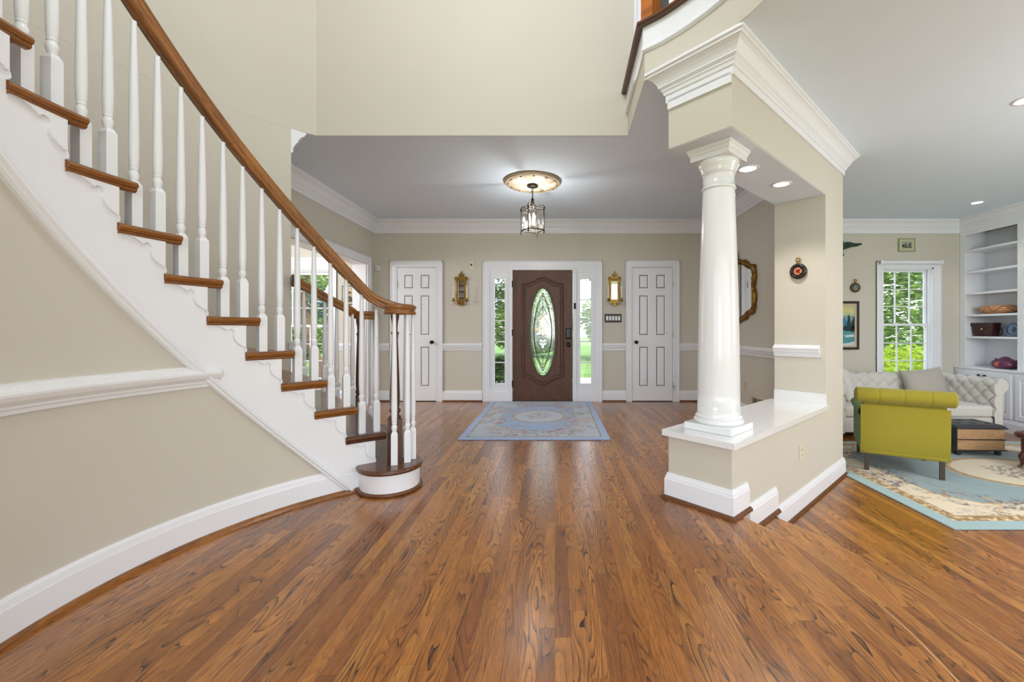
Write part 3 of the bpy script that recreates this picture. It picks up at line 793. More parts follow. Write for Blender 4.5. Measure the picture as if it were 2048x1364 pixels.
# stringer board: stepped top edge, sloping bottom edge, on the curved face
m = M(); cols = []
aa = 121.6+2.8
a = aa
segs = []
for k in range(1, NT+1):
    lo = thn(k)+2.8 if k > 1 else 118.; hi = thn(k+1)+2.8
    for i in range(10): segs.append((lo+(hi-lo)*i/10, lo+(hi-lo)*(i+1)/10, zk(k)-.031 if k > 1 else .171-.03))
for lo, hi, zt in segs:
    if hi < 119: continue
    zb0, zb1 = max(0.0, zlow(lo)), max(0.0, zlow(hi))
    if zb0 >= zt: continue
    v = [pol(1.514, lo, zb0), pol(1.514, hi, zb1), pol(1.514, hi, zt), pol(1.514, lo, zt), pol(1.55, lo, zb0), pol(1.55, hi, zb1), pol(1.55, hi, zt), pol(1.55, lo, zt)]
    m.add(v, [(0, 1, 2, 3), (7, 6, 5, 4), (0, 4, 5, 1), (3, 2, 6, 7), (0, 3, 7, 4), (1, 5, 6, 2)])
m.build('stringer', TRIM, stair)
# moulding under the stringer
m = M(); pth = [(*pol(1.514, a), zlow(a)) for a in [129.+1.5*i for i in range(68)]]
m.sweep([(0, 0), (.010, .004), (.012, -.010), (.022, -.022), (.022, -.034), (.012, -.044), (.012, -.058), (0, -.066), (-.02, -.066), (-.02, 0)], list(reversed(pth)))
m.build('stringer_moulding', TRIM, stair)
# soffit under the stair (closes the flight from below)
m = M()
for k in range(2, NT+1):
    a0, a1 = thn(k)+2.8, thn(k+1)+2.8
    z0_, z1_ = zlow(a0)+.06, zlow(a1)+.06
    if a0 < 130: z0_ = max(z0_, .0)
    m.add([pol(1.54, a0, z0_), pol(2.54, a0, z0_), pol(2.54, a1, z1_), pol(1.54, a1, z1_)], [(0, 1, 2, 3)])
m.build('soffit', TRIM, stair)
# bottom step with rounded ends
V1 = (-1.10, 2.96); V2 = (-1.745, 3.885)
def capsule(r, c1=(-1.145, 2.915), c2=(-1.79, 3.93)):
    a = Vector(c1); b = Vector(c2); t = math.degrees(math.atan2(b.y-a.y, b.x-a.x)); pts = []
    pts += [(a.x+r*cos(rad(t+90+180*i/14)), a.y+r*sin(rad(t+90+180*i/14))) for i in range(15)]
    pts += [(b.x+r*cos(rad(t-90+180*i/14)), b.y+r*sin(rad(t-90+180*i/14))) for i in range(15)]
    return pts
def step_prof(m, r, z0, z1): m.prism(capsule(r), z0, z1, smooth=True)
m = M(); step_prof(m, .195, .013, .139); m.build('bullnose_riser', TRIM, stair)
m = M()
for i in range(6):
    pass
prof = [(.195, .140), (.211, .142), (.215, .150), (.215, .158), (.211, .166), (.200, .171)]
cp = [capsule(r) for r, z in prof]; nn = len(cp[0]); vs_ = [(*p, prof[i][1]) for i in range(len(prof)) for p in cp[i]]
fs = [(i*nn+j, i*nn+(j+1) % nn, (i+1)*nn+(j+1) % nn, (i+1)*nn+j) for i in range(len(prof)-1) for j in range(nn)]
m.add(vs_, fs, True); m.prism(capsule(.200), .1405, .1712)
m.build('bullnose_tread', OAKD, stair, grain=1)
m = M(); cpp = [capsule(r) for r in (.196, .214, .214, .200)]; zz = (.022, .016, .001, .001)
vs_ = [(*p, zz[i]) for i in range(4) for p in cpp[i]]; m.add(vs_, [(i*nn+j, i*nn+(j+1) % nn, (i+1)*nn+(j+1) % nn, (i+1)*nn+j) for i in range(3) for j in range(nn)], True)
m.build('bullnose_shoe', SHOE, stair)
# wall below the stringer (beige), chair rail, baseboard
m = M()
def uw(u, v):
    a = 124.5+104*u; return pol(R0, a, v*min(H, max(.02, zlow(a)+.02)))
m.grid(uw, 104, 1); m.grid(lambda u, v: pol(R0+.08, 124.5+104*u, v*min(H, max(.02, zlow(124.5+104*u)+.02))), 104, 1)
struct(m.build('wall_under_stair', WALL, merge=False), 'beige curved wall panel under the staircase', 'wall')
m = M(); m.sweep([(0, 0), (0, -.11), (.010, -.11), (.010, -.095), (.018, -.09), (.018, -.08), (.036, -.062), (.042, -.045), (.042, -.036), (.026, -.026), (.022, -.014), (.010, -.008), (.010, 0)], [pol(R0, a) for a in [225-1.5*i for i in range(46)]], z=.903, smooth=False)
struct(m.build('trim_17', GLOSSW), 'thick white chair rail on the curved wall under the stairs', 'chair rail')
arcw = [pol(R0, a) for a in [225-1.5*i for i in range(0, 66)]]
m = M(); m.sweep([(0, 0), (.018, 0), (.018, .122), (.016, .128), (.012, .150), (.006, .163), (0, .163)], arcw)
struct(m.build('baseboard_stair', TRIM), 'tall white curved baseboard under the staircase', 'baseboard')
m = M(); m.sweep([(.0185, 0), (.042, 0), (.038, .014), (.028, .021), (.0185, .023)], arcw); struct(m.build('trim_18', OAK), 'curved oak shoe moulding under the stair baseboard', 'moulding')

# ------------------------------------------------------------------ railings
def baluster_mesh(h, seg=14):
    m = M(); s = .0215; zb = .205
    m.box(-s, s, -s, s, 0, zb)
    ring = [(s, zb), (s, zb)]
    v = [(-s, -s, zb), (s, -s, zb), (s, s, zb), (-s, s, zb), (-.011, -.011, zb+.022), (.011, -.011, zb+.022), (.011, .011, zb+.022), (-.011, .011, zb+.022)]
    m.add(v, [(0, 1, 5, 4), (1, 2, 6, 5), (2, 3, 7, 6), (3, 0, 4, 7), (4, 5, 6, 7)])
    z = zb+.018
    m.lathe([(.014, z), (.0165, z+.012), (.019, z+.024), (.0195, z+.034), (.016, z+.044), (.0145, z+.048), (.0145, z+.052), (.0165, z+.055), (.0165, z+.062), (.015, z+.064), (.0165, z+.066), (.0165, z+.072), (.0175, z+.078), (.0190, z+.12), (.0195, z+.18), (.0175, z+(h-z)*.5), (.0145, z+(h-z)*.75), (.0110, h)], (0, 0, 0), seg)
    return m
cache = {}
def baluster(parent, x, y, z0, z1, rot):
    key = round(z1-z0, 3)
    if key not in cache:
        ob = baluster_mesh(z1-z0).build('baluster', TRIM, parent); cache[key] = ob.data
    else:
        ob = bpy.data.objects.new('baluster', cache[key]); COL.objects.link(ob); ob.parent = parent
    ob.location = (x, y, z0); ob.rotation_euler = (0, 0, rot); return ob
handP = [(-.028, -.030), (.028, -.030), (.030, -.018), (.022, -.008), (.024, .002), (.031, .012), (.030, .024), (.018, .032), (0, .035), (-.018, .032), (-.030, .024), (-.031, .012), (-.024, .002), (-.022, -.008), (-.030, -.018)]
handP = [(a*1.1, b*1.1) for a, b in handP]
def newel(parent, x, y, z0, h, mat, rot=0., s=.043):
    T = Matrix.Translation((x, y, z0)) @ Matrix.Rotation(rot, 4, 'Z')
    m = M(); m.box(-s, s, -s, s, 0, .30, T=T)
    m.lathe([(s*.9, .30), (s*1.0, .312), (s*.72, .322), (s*.60, .332), (s*.85, .345), (s*.92, .358), (s*.7, .372), (s*.62, .38), (s*.74, .395), (s*.78, .45), (s*.68, .60), (s*.52, .78), (s*.44, h-.19), (s*.46, h-.15), (s*.62, h-.142), (s*.62, h-.134), (s*.42, h-.126), (s*.40, h-.10), (s*.48, h-.06), (s*.62, h-.035), (s*.66, h-.02), (s*.66, h)], (x, y, z0), 24)
    return m.build('newel_post', mat, parent, grain=2)
def zu(a): return 1.229+.0291*(a-123.45)          # underside of the inner handrail
rail1 = thing('stair_railing', 'near stair railing with thick oak handrail and white balusters', 'railing')
pth = [(*pol(1.59, a), zu(a)+.046) for a in [124+1.5*i for i in range(0, 66)]]
# easing down to the volute
ease = [(V1[0]+.085*cos(rad(t)), V1[1]+.085*sin(rad(t)), 1.228) for t in (120, 150)]
lead = [(-1.195, 3.005, 1.2275), (-1.225, 3.008, 1.234)]
def volute_path(V, z, start_deg, turn, r0=.088, r1=.03):
    return [(V[0]+(r0+(r1-r0)*(i/36)**1.3)*cos(rad(start_deg+turn*i/36)), V[1]+(r0+(r1-r0)*(i/36)**1.3)*sin(rad(start_deg+turn*i/36)), z) for i in range(37)]
# the rail reaches the volute tangentially on its outer side and curls round the newel
J = Vector(pth[0]); vp = volute_path((-1.10, 2.955), 1.232, 62, -540)
pre = [J.lerp(Vector(vp[0]), t) for t in (.35, .7)]
for q, t in zip(pre, (.35, .7)): q.z = J.z+(1.232-J.z)*(1-(1-t)**1.5)
full = list(reversed(pth))+[tuple(q) for q in pre]+vp
def sm3(pts, it=2):
    pts = [Vector(p) for p in pts]
    for _ in range(it):
        pts = [pts[0]]+[(pts[i-1]+pts[i]*2+pts[i+1])/4 for i in range(1, len(pts)-1)]+[pts[-1]]
    return pts
body = sm3(list(reversed(pth))[-8:]+[tuple(q) for q in pre]+vp[:6], 2)
m = M(); m.sweep(handP, [tuple(p) for p in list(reversed(pth))[:-8]]+[tuple(p) for p in body]+vp[6:], smooth=True, stretch=True)
m.lathe([(.03, -.030), (.045, -.028), (.047, .02), (.035, .033), (.004, .036)], (-1.10, 2.955, 1.232), 20)
m.build('handrail', OAK, rail1)
newel(rail1, -1.125, 2.945, .171, 1.035, OAKD, rad(30))
for x, y in ((-1.099, 2.866), (-1.030, 2.925), (-1.020, 3.005), (-1.085, 3.045)):
    baluster(rail1, x, y, .171, 1.2025, rad(20))
for k in range(2, NT+1):
    for dlt in (1.95, 5.45):
        a = thn(k)+dlt; baluster(rail1, *pol(1.59, a), zk(k), zk(k)+round(zu(121.6+dlt)-.369, 3)+.198*0+(.0291*PITCH-.198)*(k-2)*0+.004, rad(a+45*0))
# far railing by the wall end
rail2 = thing('stair_railing', 'far stair railing ending against the curved wall, seen behind the near balusters', 'railing')
def zc2(a): return 1.262+.0236*(a-124.7)+ (0 if a > 124.7 else 0)
pts2 = [(*pol(2.49, a), zc2(a)) for a in [134.6-.8*i for i in range(13)]]
V2c = pol(2.565, 121.3)
vp2 = [(V2c[0]+(.085-.055*(i/30))*cos(rad(205+500*i/30)), V2c[1]+(.085-.055*(i/30))*sin(rad(205+500*i/30)), 1.222) for i in range(31)]
m = M(); mid = sm3([pts2[-2], pts2[-1], tuple((Vector(pts2[-1])+Vector(vp2[0]))/2), vp2[0], vp2[1]], 1)
m.sweep(handP, [tuple(p) for p in pts2[:-2]]+[tuple(p) for p in mid]+vp2[2:], smooth=True, stretch=True)
m.lathe([(.03, -.030), (.045, -.028), (.047, .02), (.035, .033), (.004, .036)], (*V2c, 1.222), 20)
m.build('handrail', OAK, rail2)
n2 = (-1.795, 3.835); newel(rail2, n2[0], n2[1], .171, 1.02, OAKD, rad(30), .036)
for x, y in ((-1.735, 3.80), (-1.69, 3.86), (-1.70, 3.94), (-1.655, 3.90)): baluster(rail2, x, y, .171, 1.195, rad(20))
for a, k in ((132.9, 3), (129.3, 3), (127.2, 2), (124.3, 2)): baluster(rail2, *pol(2.49, a), zk(k), round(zc2(a)-.026, 2), rad(a))
m = M(); m.lathe([(.05, 0), (.055, .006), (.045, .014), (.03, .018)], (0, 0, 0), 18, 'Y'); m.build('rosette', OAKD, rail2, loc=pol(2.49, 134.6, zc2(134.6)), rot=(0, 0, rad(134.6-180)))
# balcony railing
rail3 = thing('balcony_railing', 'balcony railing upstairs with orange oak newel and white balusters', 'railing')
newel(rail3, .655, 2.865, H2+.003, 1.05, OAKO, rad(40), .047)
bp_ = [pol(1.58, 43-6.*i) for i in range(30)]
m = M(); m.sweep(handP, [(.655, 2.865)]+[pol(1.58, 43-3*i) for i in range(61)], z=H2+.95, smooth=True); m.build('handrail', OAKO, rail3)
for i, p in enumerate([pol(1.585, 42.5-4.2*i) for i in range(42)]): baluster(rail3, *p, H2+.003, H2+.925, rad(42.5-4.2*i))

# corbel where the wall end meets the far railing
m = M(); T = Matrix.Translation((*pol(R1-.03, 134.2), .0))
m.box(-.03, .055, -.03, .03, .955, .99, T=T); m.box(-.03, .045, -.03, .03, .93, .955, T=T)
cb = m; cb.tube([T @ Vector((.035, 0, .93)), T @ Vector((.045, 0, .90)), T @ Vector((.04, 0, .83)), T @ Vector((.02, 0, .75))], [.012, .014, .012, .01], 8)
struct(m.build('trim_19', TRIM), 'small white scrolled trim at the end of the curved wall', 'trim')

# ------------------------------------------------------------------ column
ct = hw(.262, TW/2)
colo = thing('column', 'tall round white column standing on the glossy ledge', 'column', (ct[0], ct[1], .443), PH)
m = M(); m.box(-.158, .158, -.158, .158, .0005, .045); m.build('plinth', GLOSSW, colo, bevel=.003)
m = M(); m.lathe([(.146, .045), (.154, .050), (.157, .060), (.154, .070), (.145, .076), (.142, .078), (.146, .083), (.146, .090), (.139, .095), (.134, .102)], seg=48); m.build('base_torus', GLOSSW, colo)
hh = 2.266-.443
sh = [(.132, .10), (.1315, .13)]+[(.1315-.032*(t**1.7), .13+(hh-.40)*t) for t in [i/14 for i in range(15)]]
sh += [(.099, hh-.265)]
m = M(); m.lathe(sh, seg=56); m.build('shaft', GLOSSW, colo)
m = M(); z = hh-.265
m.lathe([(.099, z), (.106, z+.003), (.109, z+.009), (.106, z+.015), (.100, z+.018), (.0985, z+.08), (.100, z+.100), (.106, z+.103), (.106, z+.112), (.109, z+.116), (.109, z+.124), (.116, z+.140), (.124, z+.156), (.127, z+.170), (.125, z+.182), (.120, z+.188)], seg=56)
m.build('capital', GLOSSW, colo)
m = M(); z = hh-.077; m.box(-.129, .129, -.129, .129, z, z+.03)
v = []
for r_, zz_ in ((.129, z+.03), (.134, z+.036), (.138, z+.050), (.147, z+.062), (.147, z+.076)): v += [(-r_, -r_, zz_), (r_, -r_, zz_), (r_, r_, zz_), (-r_, r_, zz_)]
m.add(v, [(i*4+k, i*4+(k+1) % 4, i*4+4+(k+1) % 4, i*4+4+k) for i in range(4) for k in range(4)]+[(16, 17, 18, 19)])
m.build('abacus', GLOSSW, colo)

# ------------------------------------------------------------------ recessed lights
BULB = emit('lamp_glow', (1, .97, .9), 6.0)
def downlight(x, y, z, lab, r=.055, p=6):
    t = thing('recessed_light', lab, 'ceiling light', (x, y, z), 0, 'recessed lights')
    m = M(); m.lathe([(r+.022, -.001), (r+.020, -.006), (r+.004, -.006), (r, -.002), (r, -.0005)], seg=32); m.build('trim_ring', TRIM, t)
    m = M(); m.lathe([(r, -.0035), (r*.6, -.005), (.002, -.0055)], seg=32); m.build('bulb', BULB, t)
    lamp('recessed_lamp', (x, y, z-.03), p, .04, spot=120)
def unp(px, py, z):
    Y = (EYE-z)*F_PX/(py-PY); return ((px-PX)/F_PX*Y, Y)
downlight(*unp(1496, 337, 2.266), 2.266, 'recessed light in the header nearest the column', p=20)
downlight(*unp(1563, 368, 2.266), 2.266, 'recessed light in the header nearest the pier', p=20)
downlight(*unp(1954, 405, H), H, 'recessed ceiling light in front of the bookcase', p=10)
downlight(*unp(2052, 200, H), H, 'recessed ceiling light cut by the right picture edge', p=14)

# ------------------------------------------------------------------ ceiling medallion and lantern
LX, LY = -.253, 4.71
IVO = plain('ivory_plaster', srgb(196, 186, 164), .6, var=.08, vs_=20, bump=.3, bs=60)
m = M(); NS = 96
def med(u, v):
    r = .315*v; a = u*2*pi
    pet = abs(sin(a*6))**.6
    z = -.012-.028*math.exp(-((v-.22)/.14)**2)-.030*pet*math.exp(-((v-.60)/.20)**2)-.006*sin(a*48)*math.exp(-((v-.8)/.06)**2)
    if v > .86: z = -.022-.012*sin((v-.86)/.14*pi)
    if v > .985: z = -.002
    return (LX+r*cos(a), LY+r*sin(a), H+z)
m.grid(med, 144, 40)
md = m.build('ceiling_medallion', IVO); tag(md, 'round ivory plaster ceiling medallion with petals and gilt rim', 'ceiling medallion')
m = M(); m.tube([(LX+.312*cos(2*pi*i/64), LY+.312*sin(2*pi*i/64), H-.012) for i in range(64)], .010, 8, True); m.tube([(LX+.285*cos(2*pi*i/64), LY+.285*sin(2*pi*i/64), H-.030) for i in range(64)], .006, 8, True)
for i in range(12):
    a = 2*pi*i/12+.1
    m.lathe([(.004, -.012), (.014, -.006), (.014, .004), (.004, .010)], (LX+.272*cos(a), LY+.272*sin(a), H-.034), 10)
    m.tube([(LX+.272*cos(a+.5*t)-0, LY+.272*sin(a+.5*t), H-.03-.0*t) for t in (.15, .4, .6, .85)], .004, 6)
m.build('gilt_rim', plain('worn_gilt', srgb(170, 150, 118), .5, .3, var=.2, vs_=40), md)
DB = plain('dark_bronze', srgb(46, 38, 28), .5, .5, var=.2, vs_=30)
lan = thing('lantern', 'square glass and bronze lantern hanging from the ceiling medallion', 'pendant light', (LX, LY, H-.05), rad(28))
m = M(); m.lathe([(.062, .0), (.060, -.012), (.03, -.022), (.008, -.03)], seg=28); m.build('canopy', DB, lan)
m = M(); zc = -.03
for i in range(6):
    r_ = .012; z0 = zc-.02-i*.024
    P_ = [(r_*.62*cos(2*pi*t/12), 0, z0+r_*1.5*sin(2*pi*t/12)) for t in range(12)]
    if i % 2: P_ = [(p[1], p[0], p[2]) for p in P_]
    m.tube(P_, .0026, 6, True)
m.build('chain', DB, lan)
w_ = .095; zt, zb_ = -.285, -.50
m = M()
for sx in (-1, 1):
    for sy in (-1, 1):
        m.tube([(sx*w_, sy*w_, zt), (sx*w_*1.0, sy*w_*1.0, zb_)], .006, 8)
        m.lathe([(.003, -.045), (.010, -.030), (.006, -.022), (.012, -.010), (.006, 0)], (sx*w_, sy*w_, zb_), 10)
        m.lathe([(.006, 0), (.009, .01), (.003, .03), (.001, .035)], (sx*w_, sy*w_, zt), 10)
        # scrolls rising to the crown
        m.tube([(sx*w_, sy*w_, zt), (sx*w_*1.08, sy*w_*1.08, zt+.03), (sx*w_*.92, sy*w_*.92, zt+.058), (sx*w_*.66, sy*w_*.66, zt+.055), (sx*w_*.5, sy*w_*.5, zt+.035), (sx*w_*.3, sy*w_*.3, zt+.05), (0, 0, zt+.10)], .006, 8)
for z_, r_ in ((zb_, .007), (zt, .004)):
    m.tube([(w_, w_, z_), (-w_, w_, z_)], r_, 8); m.tube([(-w_, w_, z_), (-w_, -w_, z_)], r_, 8); m.tube([(-w_, -w_, z_), (w_, -w_, z_)], r_, 8); m.tube([(w_, -w_, z_), (w_, w_, z_)], r_, 8)
for ax in range(2):
    for s in (-1, 1):
        for h_ in (-1, 1):
            P_ = [(h_*(.01+.045*(1-cos(t*pi/8))*.9), s*w_, zt+.012+.022*sin(t*pi/8)) for t in range(9)]
            if ax: P_ = [(p[1], p[0], p[2]) for p in P_]
            m.tube(P_, .004, 6)
m.lathe([(.004, zt+.09), (.022, zt+.10), (.012, zt+.115), (.018, zt+.13), (.006, zt+.15), (.002, zt+.16)], seg=14)
m.build('frame', DB, lan)
m = M()
for s in (-1, 1):
    m.box(-w_+.004, w_-.004, s*w_-.001, s*w_+.001, zb_+.006, zt-.004); m.box(s*w_-.001, s*w_+.001, -w_+.004, w_-.004, zb_+.006, zt-.004)
m.build('glass_panes', glass('lantern_glass', (.97, .98, .98), .2, .08), lan)
m = M(); m.lathe([(.05, zb_+.035), (.055, zb_+.04), (.008, zb_+.045)], seg=18); m.tube([(0, 0, zb_+.04), (0, 0, zt+.1)], .004, 8); m.build('candle_cluster_base', BRASS, lan)
for i in range(3):
    a = 2*pi*i/3+.5; x, y = .036*cos(a), .036*sin(a)
    m = M(); m.lathe([(.010, zb_+.045), (.010, zb_+.125)], (x, y, 0), 12); m.build('candle_sleeve', CREAM, lan)
    m = M(); m.lathe([(.004, zb_+.126), (.013, zb_+.145), (.012, zb_+.160), (.003, zb_+.190)], (x, y, 0), 12); m.build('bulb', emit('candle_bulb_glow', (1, .9, .74), 12), lan)
lamp('lantern_lamp', (LX, LY, H-.05-.40), 30, .035, (1, .97, .94))

# ------------------------------------------------------------------ sconces, switches, small wall fittings
def sconce(x, lab):
    t = thing('wall_sconce', lab, 'sconce', (x, YB-.002, 1.70), 0, 'brass mirror sconces beside the front door')
    m = M()
    holes_wall(m, -.075, .075, -.18, .17, [(-.047, .047, -.145, .147)], -.022, 0)
    out_ = [(-.078, .13), (-.095, .15), (-.098, .185), (-.075, .205), (-.045, .195), (-.03, .215), (-.045, .235), (-.015, .25), (0, .285), (.015, .25), (.045, .235), (.03, .215), (.045, .195), (.075, .205), (.098, .185), (.095, .15), (.078, .13)]
    m.prism(out_, -.024, 0, 'XZ')
    for s in (-1, 1):
        m.tube([(s*.08, -.02, .14), (s*.095, -.026, .17), (s*.08, -.028, .195), (s*.06, -.026, .18), (s*.07, -.024, .16)], .008, 8)
        m.tube([(s*.078, -.018, .12), (s*.062, -.022, .02), (s*.078, -.018, -.08), (s*.066, -.022, -.17)], .009, 8)
    m.tube([(-.03, -.026, .235), (0, -.032, .20), (.03, -.026, .235)], .008, 8)
    m.lathe([(.004, .25), (.012, .262), (.006, .275), (.002, .30)], (0, -.014, 0), 12)
    for i in range(7): m.lathe([(.003, -.01), (.009, 0), (.003, .01)], (-.045+.015*i, -.024, .16), 8)
    m.prism([(-.07, -.17), (-.055, -.215), (0, -.245), (.055, -.215), (.07, -.17)], -.03, 0, 'XZ')
    m.build('frame', BRASS, t)
    m = M(); m.box(-.048, .048, -.012, -.008, -.146, .148); m.build('mirror', MIRROR, t)
    for s in (-1, 1):
        m = M(); m.tube([(s*.02, -.03, -.20), (s*.05, -.07, -.225), (s*.085, -.085, -.20), (s*.10, -.085, -.175)], .006, 8)
        m.lathe([(.006, -.18), (.034, -.172), (.036, -.166), (.012, -.160), (.013, -.135), (.018, -.13), (.010, -.128)], (s*.10, -.085, 0), 16); a_ = m.build('candle_arm', BRASS, t)
        m = M(); m.lathe([(.011, -.13), (.010, .055), (.003, .062)], (s*.10, -.085, 0), 12); m.build('candle', CREAM, t)
        for i in range(6):
            aa_ = 2*pi*i/6; m = M(); m.lathe([(.001, -.225), (.0055, -.212), (.003, -.19), (.001, -.172)], (s*.10+.034*cos(aa_), -.085+.034*sin(aa_), 0), 6); m.build('crystal_drop', glass('crystal', (.95, .96, 1), .4, .03) if 'crystal' not in bpy.data.materials else bpy.data.materials['crystal'], t)
sconce(-1.428, 'brass mirror sconce with two candles, left of the front door')
sconce(.905, 'brass mirror sconce with two candles, right of the front door')
m = M(); m.box(.757, 1.015, YB-.008, YB, 1.205, 1.335); sw = m.build('switch_plate', plain('dark_bronze_plate', (.03, .025, .022), .35, .4), bevel=.003); tag(sw, 'dark five-gang switch plate below the right sconce', 'switch plate')
for i in range(5):
    x = .795+i*.0455; m = M(); m.box(x-.016, x+.016, YB-.013, YB-.007, 1.237, 1.303); m.build('rocker', TRIM, sw)
m = M(); m.rbox(-2.74, -2.675, YB-.03, YB-.001, 1.995, 2.065, .006); q = m.build('sensor', TRIM); tag(q, 'small white square sensor left of the left closet door', 'sensor')
m = M(); m.lathe([(.018, 0), (.015, .004)], (-2.708, YB-.03, 2.03), 14, 'Y'); m.build('sensor_button', plain('sensor_grey', (.6, .6, .62), .4), q)
m = M(); m.rbox(-1.315, -1.235, YB-.016, YB-.001, 2.02, 2.14, .004); q = m.build('thermostat', plain('ivory_plastic', srgb(222, 214, 192), .4)); tag(q, 'ivory wall plate with dark window above the left sconce', 'thermostat')
m = M(); m.box(-1.292, -1.262, YB-.018, YB-.0155, 2.065, 2.10); m.build('display', plain('dark_display', srgb(96, 84, 64), .3), q)
m = M(); m.box(XR-.006, XR, 5.20, 5.27, .33, .45); q = m.build('wall_outlet', plain('almond_plastic', srgb(206, 194, 166), .4), bevel=.002); tag(q, 'almond outlet on the right hall wall behind the column', 'outlet')
for z_ in (.362, .418): m = M(); m.lathe([(.015, 0), (.014, .003)], (0, 0, 0), 14, 'X'); e = m.build('socket', plain('almond_socket', srgb(190, 178, 150), .4), q, loc=(XR-.009, 5.235, z_))
m = M(); holes_wall(m, 4.72, 5.06, .13, .30, [(4.745, 4.88, .15, .28), (4.90, 5.035, .15, .28)], XR-.010, XR, axis='y')
q = m.build('air_vent', plain('beige_vent', srgb(196, 184, 160), .5), bevel=.0015); tag(q, 'beige air return vent low on the right hall wall', 'vent')
m = M()
for i in range(9): m.box(XR-.007, XR-.002, 4.745, 4.88, .155+i*.014, .160+i*.014)
m.box(XR-.003, XR-.0005, 4.745, 5.035, .15, .28); m.build('louvre', plain('vent_dark', srgb(120, 110, 92), .6), q)
# outlet on the half wall (living side)
def onhalf(t, off=0.): q = NC+dv*t-mv*off; return (q.x, q.y)
t = thing('wall_outlet', 'ivory outlet on the living room face of the half wall', 'outlet', (*onhalf(1.17, .0005), .155), PH)
m = M(); m.box(-.035, .035, -.007, 0, -.058, .058); m.build('cover_plate', plain('ivory_outlet', srgb(226, 216, 194), .35), t, bevel=.002)
for z_ in (-.02, .02):
    m = M(); m.lathe([(.016, .007), (.0155, .010)], (0, 0, z_), 16, 'Y'); s_ = m.build('socket', bpy.data.materials['ivory_outlet'], t)
    m = M(); m.box(-.008, -.005, -.0108, -.0099, z_-.006, z_+.006); m.box(.005, .008, -.0108, -.0099, z_-.006, z_+.006); m.build('slot', BLACK, s_)

# ------------------------------------------------------------------ mirror on the right wall
mir = thing('wall_mirror', 'ornate gold framed mirror on the right hall wall, half hidden by the column', 'mirror', (XR-.003, 5.50, 1.60), -pi/2)
ol = [(0, -.40), (.16, -.395), (.30, -.36), (.40, -.31), (.50, -.29), (.545, -.25), (.545, -.05), (.53, .05), (.56, .14), (.53, .24), (.42, .27), (.30, .33), (.18, .36), (.10, .37), (0, .42)]
full_ = ol+[(-x, z) for x, z in reversed(ol[1:-1])]
def dens(p, n=4):
    out = []
    for i in range(len(p)):
        a, b = p[i], p[(i+1) % len(p)]
        for k in range(n): out.append((a[0]+(b[0]-a[0])*k/n, a[1]+(b[1]-a[1])*k/n))
    return out
fd = dens(full_, 4)
m = M(); m.tube([(x, -.02-.006*sin(i*1.3), z) for i, (x, z) in enumerate(fd)], [.026+.008*sin(i*.9)+.006*sin(i*2.3) for i in range(len(fd))], 10, True)
m.tube([(x*.925, -.026, z*.915) for x, z in fd], .010, 8, True)
for i in range(0, len(fd), 3):
    x, z = fd[i]; m.lathe([(.004, -.016), (.018, -.006), (.018, .006), (.004, .016)], (x*1.02, -.036, z*1.02), 8)
for s in (-1, 1):
    m.tube([(s*.02, -.03, .42), (s*.10, -.04, .45), (s*.09, -.04, .50), (s*.04, -.035, .48), (s*.05, -.03, .43)], .016, 8)
    m.tube([(s*.02, -.03, -.40), (s*.12, -.04, -.43), (s*.16, -.04, -.39), (s*.10, -.035, -.37)], .016, 8)
m.lathe([(.004, -.03), (.03, -.01), (.03, .02), (.004, .05)], (0, -.035, .47), 12)
m.build('frame', GOLD, mir)
m = M(); m.prism([(x*.95, z*.95) for x, z in full_], -.012, -.006, 'XZ'); m.build('mirror_glass', MIRROR, mir)

# ------------------------------------------------------------------ pocket-watch clocks
def watch(loc, rz, r, lab, rimc, facec, ringc):
    t = thing('wall_clock', lab, 'clock', loc, rz)
    rim = plain(lab[:14]+' rim', rimc, .3, .5, var=.15)
    m = M(); m.lathe([(r, .0), (r*1.03, .012), (r*1.0, .030), (r*.86, .040), (r*.70, .040), (r*.64, .032)], (0, 0, 0), 40, 'Y'); m.build('case', rim, t)
    m = M(); m.lathe([(r*.66, .030), (r*.4, .0325), (.002, .033)], (0, 0, 0), 36, 'Y'); f = m.build('dial', plain(lab[:14]+' dial', facec, .4), t)
    m = M(); m.lathe([(r*.36, .0335), (r*.3, .034), (.001, .0343)], (0, 0, 0), 30, 'Y'); m.build('dial_centre', plain(lab[:14]+' centre', ringc, .4), f)
    m = M()
    for i in range(12):
        a = 2*pi*i/12; T = Matrix.Rotation(a, 4, 'Y'); m.box(-r*.022, r*.022, -.0348, -.0338, r*.44, r*.60, T=T)
    m.build('hour_marks', plain(lab[:14]+' marks', tuple(c*.4 for c in ringc), .5), f)
    m = M(); m.box(-.0025, .0025, -.037, -.0355, -.01, r*.45, T=Matrix.Rotation(.9, 4, 'Y')); m.box(-.002, .002, -.038, -.0365, -.01, r*.55, T=Matrix.Rotation(2.3, 4, 'Y')); m.build('hands', BLACK, t)
    m = M(); m.lathe([(.010, r), (.013, r+.008), (.008, r+.018)], (0, -.02, 0), 12); m.build('crown', BRASS, t)
    m = M(); m.tube([(r*.26*cos(2*pi*i/20), -.02, r+.018+r*.24+r*.26*sin(2*pi*i/20)) for i in range(20)], .005, 8, True); m.lathe([(.004, -.0), (.003, .018)], (0, -.0, r+.018+r*.55), 8, 'Y'); m.build('hanging_loop', BRASS, t)
pf = NC+dv*(TP-.001)+mv*(TW*.42)
q = Vector((1598-PX, F_PX))/F_PX
